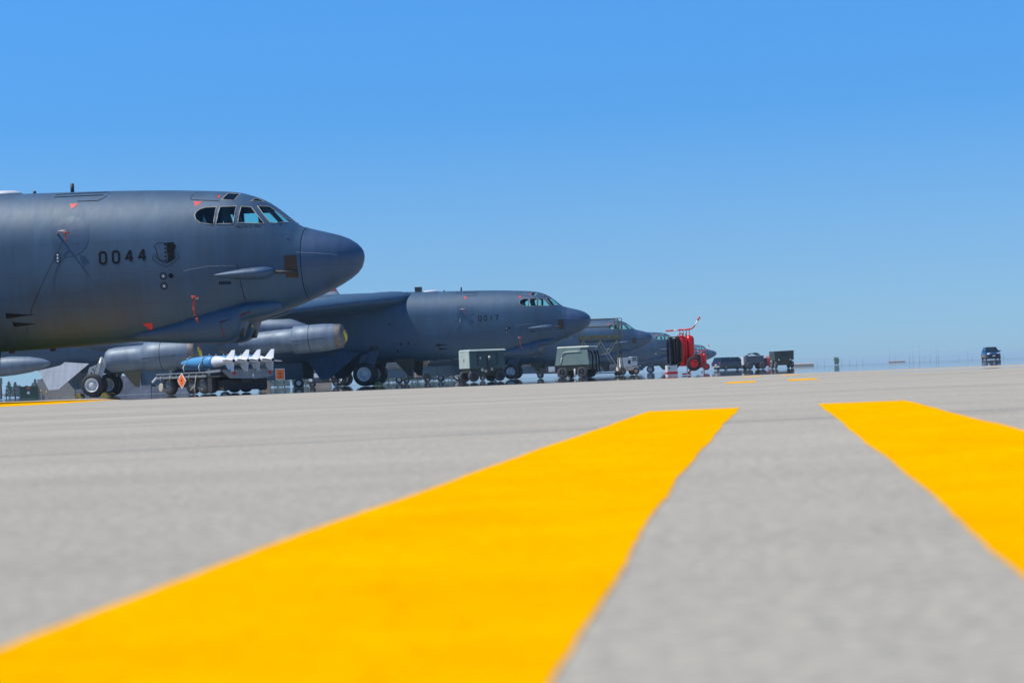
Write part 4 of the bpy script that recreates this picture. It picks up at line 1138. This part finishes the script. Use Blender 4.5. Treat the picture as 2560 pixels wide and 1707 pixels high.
# ------------------------------------------------------------------ wheeled extinguishers
def make_ext():
    t = thing('wheeled_extinguisher', (5.86, 68.0, 0), R(-4), 'large red wheeled extinguisher with a coil of black hose', 'fire extinguisher', 'red wheeled fire extinguishers')
    def cyl_tank(x, y, r):
        return MB().lathe((x, y, 0), (0, 0, 1), [(.30, .04), (.31, r*.8), (.35, r), (1.20, r), (1.28, r*.88), (1.335, r*.55), (1.36, .03)], 32).build('tank', 'ext_red', t)
    cyl_tank(-.07, -.05, .175); cyl_tank(.20, .06, .155)
    MB().box(.06, .10, -.21, -.17, .02, .42).build('support_post', 'light_grey', t)
    MB().box(.062, .098, -.208, -.172, .422, 1.42).build('upright', 'ext_red', t)
    MB().box(.13, .21, -.075, -.06, 1.06, 1.20).build('label_plate', 'hub', t)
    MB().cyl((-.02, 0, 1.36), (-.02, 0, 1.47), .035).tube([(-.02, 0, 1.44), (-.12, 0, 1.43), (-.22, -.02, 1.36), (-.27, -.05, 1.3)], .025, 8).build('valve', 'metal', t)
    for y in (-.22, .22):
        h = MB(); h.mat(0).tube([(-.58, y, 1.53), (-.33, y, 1.54)], .022, 8); h.mat(1).tube([(-.33, y, 1.54), (-.17, y, 1.55)], .022, 8)
        h.mat(0).tube([(-.17, y, 1.55), (.20, y, 1.555), (.30, y, 1.58), (.40, y, 1.67)], .023, 8); h.mat(1).tube([(.40, y, 1.67), (.50, y, 1.84)], .022, 8)
        h.mat(0).tube([(.50, y, 1.84), (.58, y, 1.96)], .030, 8)
        h.build('handle', ['ext_red', 'white'], t)
        for x in (-.12, -.02, .10, .20): MB().bar((x, y*.85, 1.22), (x, y, 1.54), .018).build('handle_strut', 'ext_red', t)
        MB().bar((.25, y, .35), (.24, y, 1.3), .03).build('frame_post', 'ext_red', t)
    MB().cyl((-.58, -.22, 1.53), (-.58, .22, 1.53), .022).build('cross_bar', 'ext_red', t)
    rnd = random.Random(5)
    hs_ = MB()
    for k in range(13):
        x0 = -.50 + .027*k; yb = -.30 + .035*(k % 4); top_ = 1.26 + rnd.uniform(-.05, .05); bt = .28 + rnd.uniform(-.06, .14); wd = .10 + rnd.uniform(-.02, .05)
        pts = [(x0 + wd*math.cos(u)*(.6 + .4*math.sin(u)**2), yb + .03*math.sin(2*u + k), (top_+bt)/2 + (top_-bt)/2*math.sin(u)) for u in np.linspace(0, 2*math.pi, 22, endpoint=False)]
        hs_.tube(pts, .023, 6, True)
    hs_.build('hose_coil', 'hose', t)
    MB().bar((-.55, -.26, 1.30), (-.05, -.1, 1.33), .03).build('hose_hook', 'ext_red', t)
    for y in (-.34, .34):
        r = .25
        w_ = MB().lathe((.31, y-.06, .38), (0, 1, 0), [(0, r*.62), (0, r*.9), (.02, r*.98), (.06, r), (.10, r*.98), (.12, r*.9), (.12, r*.62)], 32, cap0=False, cap1=False).build('wheel', 'tyre', t)
        MB().lathe((.31, y-.06, .38), (0, 1, 0), [(-.005, .02), (-.02, .03), (.02, .06), (.03, r*.5), (.005, r*.63), (.115, r*.63), (.09, r*.5), (.1, .06), (.14, .02)], 28).build('wheel_disc', 'ext_red', w_)
    MB().cyl((.31, -.34, .38), (.31, .34, .38), .03).build('axle', 'steel_dark', t)
    MB().bar((-.1, -.16, .04), (.20, -.16, .04), .06, .05).bar((.10, -.16, .05), (.25, -.22, .22), .05).bar((-.1, .16, .04), (.20, .16, .04), .06, .05).build('foot', 'ext_red', t)
    return t
e1 = make_ext()
e1.scale = (1.0, 1.0, 1.0)
copy_tree(e1, (13.85, 146.0, 0), R(-4), 'smaller looking red wheeled extinguisher close behind the large one')
copy_tree(e1, (31.2, 244.0, 0), R(-4), 'tiny far red wheeled extinguisher beside the slate hose cart')
wb = thing('white_crate', (5.24, 66.0, 0), R(10), 'white box with a red band on the ground below the black hose', 'box')
MB().box(-.17, .17, -.14, .14, 0, .34).build('box_body', 'cart_white', wb)
MB().box(-.178, .178, -.148, .148, .05, .13).build('red_band', 'ext_red', wb)
MB().lathe((-.10, -.141, .25), (0, -1, 0), [(0, .03), (.005, .028), (.006, .005)], 10).build('port', 'steel_dark', wb)

# ------------------------------------------------------------------ vehicles
def veh_wheels(t, xs, w, r, mat='tyre'):
    for x in xs:
        for y in (-w, w): cart_wheel(x, y, r, .22, t, mat, 'deck')
def body_loft(prof_lo, half, tumble):
    """side outline (x,z) lofted across the width with tumblehome"""
    return half, tumble
pk = thing('pickup_truck', (30.7, 280.0, 0), R(33), 'dark navy pickup truck with a covered bed seen from behind', 'pickup truck')
mb = MB()
lo = [(-2.75, .45), (2.75, .45), (2.80, .75), (2.65, 1.02), (1.35, 1.10), (-2.70, 1.12), (-2.80, .8)]
mb.loft([[(x, y, z) for x, z in lo] for y in (-.98, -.95, .95, .98)], smooth=False); mb.build('body', 'navy', pk)
mb = MB()
def cab(x0, x1, x2, x3, z0, z1, w0, w1):
    return [(x0, -w0, z0), (x3, -w0, z0), (x3, w0, z0), (x0, w0, z0), (x1, -w1, z1), (x2, -w1, z1), (x2, w1, z1), (x1, w1, z1)]
mb.hexa(cab(-.75, -.55, .75, 1.45, 1.11, 1.78, .92, .74)); mb.build('cab', 'navy', pk)
mb = MB(); mb.hexa(cab(-2.68, -2.42, -.85, -.80, 1.115, 1.80, .93, .76)); tp = mb.build('bed_cover', 'navy', pk)
mb = MB(); mb.add([(-2.66, -.75, 1.20), (-2.66, .75, 1.20), (-2.47, .66, 1.70), (-2.47, -.66, 1.70)], [(0, 1, 2, 3)]); mb.build('rear_window', 'car_glass', tp)
def side_win(x0, x1, x2, x3, parent):
    m_ = MB()
    for sg in (-1, 1):
        m_.add([(x0, sg*.918, 1.18), (x3, sg*.918, 1.18), (x2, sg*.775, 1.70), (x1, sg*.775, 1.70)], [(0, 1, 2, 3)])
    m_.build('side_window', 'car_glass', parent)
side_win(-.62, -.48, .12, .12, pk); side_win(.2, .2, .62, 1.18, pk)
mb = MB(); mb.add([(1.44, -.84, 1.14), (1.44, .84, 1.14), (.80, .70, 1.74), (.80, -.70, 1.74)], [(0, 1, 2, 3)]); mb.build('windshield', 'car_glass', pk)
for y in (-.86, .86): MB().box(-2.83, -2.74, y-.10, y+.10, .82, 1.08).build('tail_light', 'lamp_red', pk)
MB().box(-2.92, -2.78, -.9, .9, .42, .62).build('rear_bumper', 'metal', pk)
MB().box(-2.83, -2.80, -.16, .16, .70, .84).build('number_plate', 'white', pk)
MB().box(-2.5, 2.5, -.85, .85, .14, .46).build('underbody', 'steel_dark', pk)
veh_wheels(pk, (-1.75, 1.75), .86, .40)

ca = thing('car', (60.0, 250.0, 0), R(-94), 'blue car far right, facing the camera with pale headlights', 'car')
mb = MB()
def ring(x, w, z0, z1): return [(x, -w, z0), (x, -w*1.02, (z0+z1)/2), (x, -w*.93, z1), (x, w*.93, z1), (x, w*1.02, (z0+z1)/2), (x, w, z0)]
mb.loft([ring(-2.15, .78, .5, .95), ring(-2.0, .88, .32, 1.0), ring(-1.0, .93, .28, 1.02), ring(.9, .93, .28, 1.0), ring(1.8, .88, .28, .88), ring(2.2, .76, .34, .70)], smooth=True); mb.build('body', 'blue_car', ca)
mb = MB(); mb.hexa(cab(-2.0, -1.6, .25, 1.15, .98, 1.58, .86, .62)); cb = mb.build('cabin', 'blue_car', ca)
mb = MB(); mb.add([(1.14, -.78, 1.02), (1.14, .78, 1.02), (.30, .60, 1.55), (.30, -.60, 1.55)], [(0, 1, 2, 3)])
mb.v = [(x+.01, y, z+.01) for x, y, z in mb.v]; mb.build('windshield', 'car_glass', cb)
m_ = MB()
for sg in (-1, 1): m_.add([(-1.8, sg*.855, 1.05), (.95, sg*.855, 1.05), (.2, sg*.65, 1.52), (-1.5, sg*.65, 1.52)], [(0, 1, 2, 3)])
m_.build('side_window', 'car_glass', cb)
for y in (-.58, .58): MB().hexa([(2.05, y-.17, .62), (2.2, y-.15, .62), (2.2, y+.15, .62), (2.05, y+.17, .62), (1.85, y-.2, .83), (2.04, y-.17, .80), (2.04, y+.17, .80), (1.85, y+.2, .83)]).build('headlight', 'lamp_clear', ca)
MB().box(2.16, 2.25, -.55, .55, .36, .60).build('grille', 'black', ca)
MB().box(2.25, 2.27, -.16, .16, .40, .52).build('number_plate', 'white', ca)
for y in (-1.0, 1.0): MB().box(.55, .75, y-.12, y+.12, 1.0, 1.14).build('mirror', 'blue_car', ca)
MB().box(-1.9, 2.0, -.8, .8, .08, .32).build('underbody', 'steel_dark', ca)
veh_wheels(ca, (-1.35, 1.38), .82, .34)

hc = thing('hose_cart', (24.1, 200.0, 0), R(14), 'slate grey two panel cart on big wheels with hoses on its roof', 'hose cart')
MB().box(-.95, -.02, -.6, .6, .62, 1.36).build('side_box', 'slate', hc)
MB().box(.0, .93, -.6, .6, .62, 1.36).build('side_box', 'slate', hc)
MB().box(-1.12, -.98, -.3, .3, .5, 1.36).build('end_post', 'light_grey', hc)
m_ = MB()
for k in range(4):
    o_ = .12*k
    m_.tube([(-.9+o_, -.3+.15*k, 1.38), (-.35, -.3+.15*k, 1.55+.02*k), (.1, -.3+.15*k, 1.66 - .03*k), (.45, -.3+.15*k, 1.6-.05*k), (.7-o_*.6, -.3+.15*k, 1.38)], .035, 6)
m_.build('hose', 'hose', hc)
MB().box(-.9, .9, -.45, .45, .42, .62).build('chassis', 'steel_dark', hc)
for x in (-.62, .78):
    for y in (-.66, .66): cart_wheel(x, y, .36, .24, hc, 'rubber_grey', 'slate')
MB().bar((.95, 0, .5), (1.5, 0, .38), .06).bar((1.15, 0, .45), (1.35, 0, .12), .04).build('tow_bar', 'steel_dark', hc)

dk = thing('green_service_truck', (25.65, 190.0, 0), R(8), 'dark green boxy service unit on wheels, right of the hose cart', 'service truck')
MB().hexa([(-.92, -.9, .78), (.92, -.9, .78), (.92, .9, .78), (-.92, .9, .78), (-.97, -.95, 1.64), (.94, -.95, 1.68), (.94, .95, 1.68), (-.97, .95, 1.64)]).build('housing', 'dark_green', dk)
MB().box(-.38, .40, -.975, -.94, 1.12, 1.48).build('rear_panel', 'steel_dark', dk)
for z in (1.16, 1.24, 1.32): MB().box(-.34, .36, -.99, -.976, z, z+.03).build('grille_slat', 'dark_green', dk)
for x in (-.55, .55): MB().lathe((x, -.96, .82), (0, -1, 0), [(0, .06), (.03, .05), (.035, .01)], 10).build('lamp', 'lamp_clear', dk)
MB().hexa([(-.5, -.8, .3), (.5, -.8, .3), (.5, .8, .3), (-.5, .8, .3), (-.75, -.85, .78), (.75, -.85, .78), (.75, .85, .78), (-.75, .85, .78)]).build('chassis', 'olive', dk)
for x in (-.80, .80):
    for y in (-.7, .6):
        t_ = cart_wheel(0, 0, .34, .22, dk, 'rubber_grey', 'deck'); t_.rotation_euler = (0, 0, R(90)); t_.location = (x, y, 0)

# ------------------------------------------------------------------ things between and behind the aircraft
for i, (x0, w) in enumerate(((-40.6, 3.2), (-37.35, 3.2), (-34.1, 3.2), (-30.85, 3.2), (-19.9, 1.6))):
    y = 170.0 if i < 4 else 200.0; h = 1.62 if i < 4 else .85
    lab_ = ['first weathered concrete barrier from the left, behind the yellow lead-in line', 'stained concrete barrier behind the left aft wheels', 'stained concrete barrier right of the aft wheels',
            'concrete barrier behind the front of the munitions trailer', 'short pale concrete block by the yellow posts under the second bomber'][i]
    o = thing('concrete_barrier', (x0 + w/2, y, 0), 0, lab_, 'barrier', 'concrete barriers behind the bombers')
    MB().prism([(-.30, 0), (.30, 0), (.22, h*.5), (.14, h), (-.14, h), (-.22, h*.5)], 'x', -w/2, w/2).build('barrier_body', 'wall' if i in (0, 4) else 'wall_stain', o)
    MB().box(-w/2+.3, -w/2+.5, -.16, .16, h, h+.03).box(w/2-.5, w/2-.3, -.16, .16, h, h+.03).build('lifting_lug', 'steel_dark', o)
def cabinet(loc, w, h, label, sign):
    o = thing('utility_cabinet', loc, R(4), label, 'cabinet', 'green utility cabinets')
    MB().box(-w/2, w/2, -.5, .5, 0, h-.06).build('cabinet_body', 'box_green', o)
    MB().box(-w/2-.03, w/2+.03, -.54, .54, h-.06, h).build('lid', 'box_green', o)
    if sign == 'a':
        MB().box(-.10, .12, -.512, -.502, .40, .62).build('notice', 'white', o); MB().box(-.12, .16, -.512, -.502, h-.22, h-.10).build('sticker', 'orange', o)
    else:
        MB().box(-.18, -.02, -.512, -.502, .15, h-.18).build('sticker', 'ext_red', o); MB().box(-.0, .14, -.512, -.502, .15, h-.18).build('notice', 'white', o)
    MB().box(w/2-.14, w/2-.10, -.53, -.5, .4, .55).build('handle', 'steel_dark', o)
cabinet((-41.35, 170, 0), 1.42, 1.06, 'green utility cabinet near the left edge with a white notice', 'a')
cabinet((-20.5, 190, 0), .95, .68, 'small green utility cabinet with a red and white sticker, under the second bomber', 'b')
lk = thing('blue_locker', (-43.9, 168, 0), 0, 'tall blue grey locker cut by the left edge of the frame', 'locker')
MB().box(-.8, .62, -.5, .5, .05, 1.35).build('locker_body', 'slate', lk)
MB().box(-.85, .66, -.55, .55, 1.35, 1.85).build('locker_top', 'cart_green', lk)
MB().box(.62, .72, -.56, -.46, 0, 1.85).build('corner_post', 'tan_pale', lk)
fe = thing('metal_gate', (-42.75, 169, 0), 0, 'small dark bar gate between the locker and the green cabinet', 'gate')
for x in (-.32, .42): MB().bar((x, 0, 0), (x, 0, .85), .06).build('gate_post', 'steel_dark', fe)
for z in (.3, .52, .82): MB().bar((-.32, 0, z), (.42, 0, z), .035).build('gate_rail', 'steel_dark', fe)
MB().bar((.05, 0, 0), (.05, 0, .82), .03).build('gate_bar', 'steel_dark', fe)
def bollard(x, y, h, label):
    o = thing('bollard', (x, y, 0), 0, label, 'bollard', 'thin yellow posts')
    MB().lathe((0, 0, 0), (0, 0, 1), [(0, .06), (h-.03, .06), (h, .03)], 12).build('post', 'tan_pale', o)
    MB().lathe((0, 0, 0), (0, 0, 1), [(h-.25, .065), (h-.1, .065)], 12).build('reflective_band', 'strap_yellow', o)
bollard(-39.85, 168, .72, 'thin pale yellow post right of the large green cabinet')
bollard(-39.40, 168, .60, 'shorter yellow post standing next to the first barrier')
bollard(-20.3, 198, .75, 'yellow post left of the short concrete block')
bollard(-20.02, 198, .60, 'yellow post touching the short concrete block')
pal = thing('block_stack', (-18.65, 150.0, 0), R(5), 'small stack of tan blocks behind the rear of the trailer', 'blocks')
for r_i in range(3):
    for c_i in range(2):
        o = MB().box(-.29 + .30*c_i, -.01 + .30*c_i, -.25, .25, .01 + .19*r_i, .19 + .19*r_i).build('block', 'tan', pal)
# low equipment standing beyond the bombers
def dolly(loc, rz, L_, label, load):
    o = thing('equipment_dolly', loc, rz, label, 'dolly', 'low equipment dollies beyond the bombers')
    MB().box(-L_/2, L_/2, -.6, .6, .34, .46).build('bed', 'steel_dark', o)
    for x in (-L_*.36, L_*.36):
        for y in (-.5, .5): cart_wheel(x, y, .24, .16, o, 'tyre', 'deck')
    for i in range(3):
        x = -L_*.36 + i*L_*.3
        MB().box(x, x + L_*.22, -.45, .45, .46, .78 + .1*(i % 2)).build('case', load[i], o)
    MB().bar((L_/2, 0, .36), (L_/2 + .9, 0, .25), .06).build('tow_bar', 'steel_dark', o)
dolly((-8.0, 165, 0), R(6), 2.4, 'dark equipment dolly seen under the second bomber, right of its forward wheels', ('olive', 'tan', 'steel_dark'))
dolly((2.9, 155, 0), R(-4), 2.2, 'dark dolly with cases left of the arch trimmed generator cart', ('steel_dark', 'cart_white', 'slate'))
dolly((-3.6, 172, 0), R(3), 2.6, 'equipment dolly glimpsed below the pale green generator cart', ('slate', 'light_grey', 'olive'))
dolly((-15.2, 160, 0), R(3), 2.6, 'equipment dolly between the trailer and the second bomber forward wheels', ('slate', 'olive', 'steel_dark'))
# wheel chocks at the second bomber's aft wheels
def chock(loc, rz, label):
    o = thing('wheel_chock', loc, rz, label, 'chock', 'yellow wheel chocks')
    MB().prism([(-.24, 0), (.22, 0), (.10, .20), (-.02, .24)], 'y', -.35, .35).build('wedge', 'strap_yellow', o)
    MB().tube([(-.1, -.36, .14), (-.3, -.5, .18), (-.5, -.45, .02)], .018, 5).build('pull_rope', 'strap_yellow', o)
jm = Matrix.Translation(J2.location) @ Matrix.Rotation(-TH, 4, 'Z')
chock(jm @ Vector((-29.55 + .78, -1.75, 0)), -TH + math.pi, 'yellow chock right of the white hubbed wheels under the nearest nose')
chock(jm @ Vector((-29.55 - .80, -1.75, 0)), -TH, 'yellow chock left of the white hubbed wheels under the nearest nose')
jm3 = Matrix.Translation(J2.location) @ Matrix.Rotation(-TH, 4, 'Z')
chock(jm3 @ Vector((-13.15 + .80, -1.75, 0)), -TH + math.pi, 'yellow chock ahead of the forward wheels of bomber 0017')

# ------------------------------------------------------------------ far vegetation, poles, low sheds
def tree(x, y, h, w, label, conifer=False, mat='leaf', seed=0, group='trees far beyond the apron'):
    rnd = random.Random(seed)
    o = thing('pine_tree' if conifer else 'tree', (x, y, 0), rnd.uniform(0, 6), label, 'tree', group)
    MB().lathe((0, 0, 0), (0, 0, 1), [(0, .05*h*.6), (h*.5, .03*h*.6), (h*.92, .01)], 8).build('trunk', 'bark', o)
    m_ = MB(); N_ = 420
    for k in range(N_):
        u = rnd.random()
        if conifer:
            z = h*(.12 + .86*u); rr = w/2*(1 - u)**.8*(.55 + .45*math.sin(k*1.7)**2)
        else:
            z = h*(.12 + .86*u); rr = w/2*math.sin(math.pi*min(.97, .12 + .85*u))**.6*(.7 + .3*math.sin(z*9/h + k % 3))
        r_ = rr*math.sqrt(rnd.random()); t_ = rnd.uniform(0, 6.283)
        c_ = Vector((r_*math.cos(t_), r_*math.sin(t_), z)); s_ = h*.055*rnd.uniform(.6, 1.4)
        d1 = Vector((rnd.uniform(-1, 1), rnd.uniform(-1, 1), rnd.uniform(-1, 1))).normalized()*s_
        d2 = Vector((rnd.uniform(-1, 1), rnd.uniform(-1, 1), rnd.uniform(-1, 1))).normalized()*s_
        m_.add([c_ - d1, c_ + d2, c_ + d1, c_ - d2], [(0, 1, 2, 3)])
    m_.build('crown', mat, o)
    return o
rnd = random.Random(11)
tree(145.7, 900, 3.6, 1.9, 'small bright green bush standing alone on the right horizon', False, 'leaf', 1)
tree(147.5, 905, 3.5, 1.8, 'narrow green bush just right of the lone horizon bush', False, 'leaf', 2)
kk = 0
for px0, px1, n, D in ((14, 50, 7, 620), (93, 135, 9, 620), (655, 700, 9, 700), (705, 800, 20, 700), (950, 1010, 13, 700), (1020, 1150, 24, 720)):
    for i in range(n):
        u = px0 + (px1 - px0) * (i + rnd.uniform(.2, .8)) / n
        x = (u - 1280 - 4) * D / 4978; kk += 1
        con = rnd.random() < .35
        where = {14: 'near the left edge, behind the gate', 93: 'between the green cabinet and the barriers', 655: 'behind the tan blocks', 705: 'beside the stickered green cabinet', 950: 'behind the second bomber forward wheels', 1020: 'left of the pale green generator cart'}[px0]
        tree(x, D + rnd.uniform(-20, 20), rnd.uniform(2.8, 4.4) + (1.4 if con else 0), rnd.uniform(2.4, 4.6), ('dark pointed conifer ' if con else 'rounded distant tree ') + where, con, 'leaf_hazed', 20 + kk)
# light poles on the right horizon
for px, top in ((1868, 893), (2042, 897), (2060, 897), (2103, 896), (2123, 893), (2140, 896), (2156, 893), (2224, 866), (2237, 890), (2273, 872), (2282, 868), (2298, 866), (2311, 893), (2325, 888), (2340, 866), (2345, 866), (2396, 889), (2419, 882), (2430, 892), (2508, 882)):
    D = 1000.0
    x = (px - 1280 - 2) * D / 4978
    hgt = (915 - (top - .04*(2000 - px))) * D / 4978 + .15
    o = thing('light_pole', (x, D, 0), 0, ('tall thin grey pole ' if top < 875 else 'short thin grey pole ') + ('left of the lone green bush' if px < 2075 else 'between the bush and the far low shed' if px < 2222 else 'around the far low shed' if px < 2290 else 'between the far low shed and the blue car' if px < 2450 else 'right of the blue car')+' on the horizon', 'pole', 'thin poles along the right horizon')
    MB().cyl((0, 0, 0), (0, 0, hgt), .10, .07, 6).build('mast', 'pole', o)
    MB().box(-.25, .25, -.08, .08, hgt-.12, hgt).build('lamp_head', 'pole', o)
def shed(x, y, w, h, z0, label):
    o = thing('low_shed', (x, y, 0), 0, label, 'shed', 'low pale sheds on the horizon')
    MB().box(-w/2, w/2, -2, 2, 0, h*.75).build('wall', 'tan_pale', o)
    MB().prism([(-2.3, h*.75), (2.3, h*.75), (0, h)], 'x', -w/2-.2, w/2+.2).build('roof', 'tan_pale', o)
    k = max(3, int(w/1.4)) if w < 9 else 0
    for i in range(k): MB().box(-w/2 + (i+.3)*w/k, -w/2 + (i+.75)*w/k, -2.03, -2.0, .2, h*.55).build('door', 'tan', o)
shed(116.5, 800, 8.0, 1.25, 0, 'low tan shed on the horizon right of the dark green unit')
shed(231.0, 1200, 10.0, 1.1, 0, 'pale low shed among the poles on the right horizon')

# ------------------------------------------------------------------ air
hz_m, hz_nt, hz_out = new_mat('haze')
pv = hz_nt.nodes.new('ShaderNodeVolumePrincipled')
pv.inputs['Color'].default_value = (0.66, 0.87, 1.0, 1)
pv.inputs['Density'].default_value = 0.00022
pv.inputs['Anisotropy'].default_value = 0.0
hz_nt.links.new(pv.outputs[0], hz_out.inputs['Volume'])
MAT['haze'] = hz_m
hz = MB().box(-4100, 4100, -60, 9100, -1.2, 16.0).build('haze', 'haze')
hz['kind'] = 'stuff'
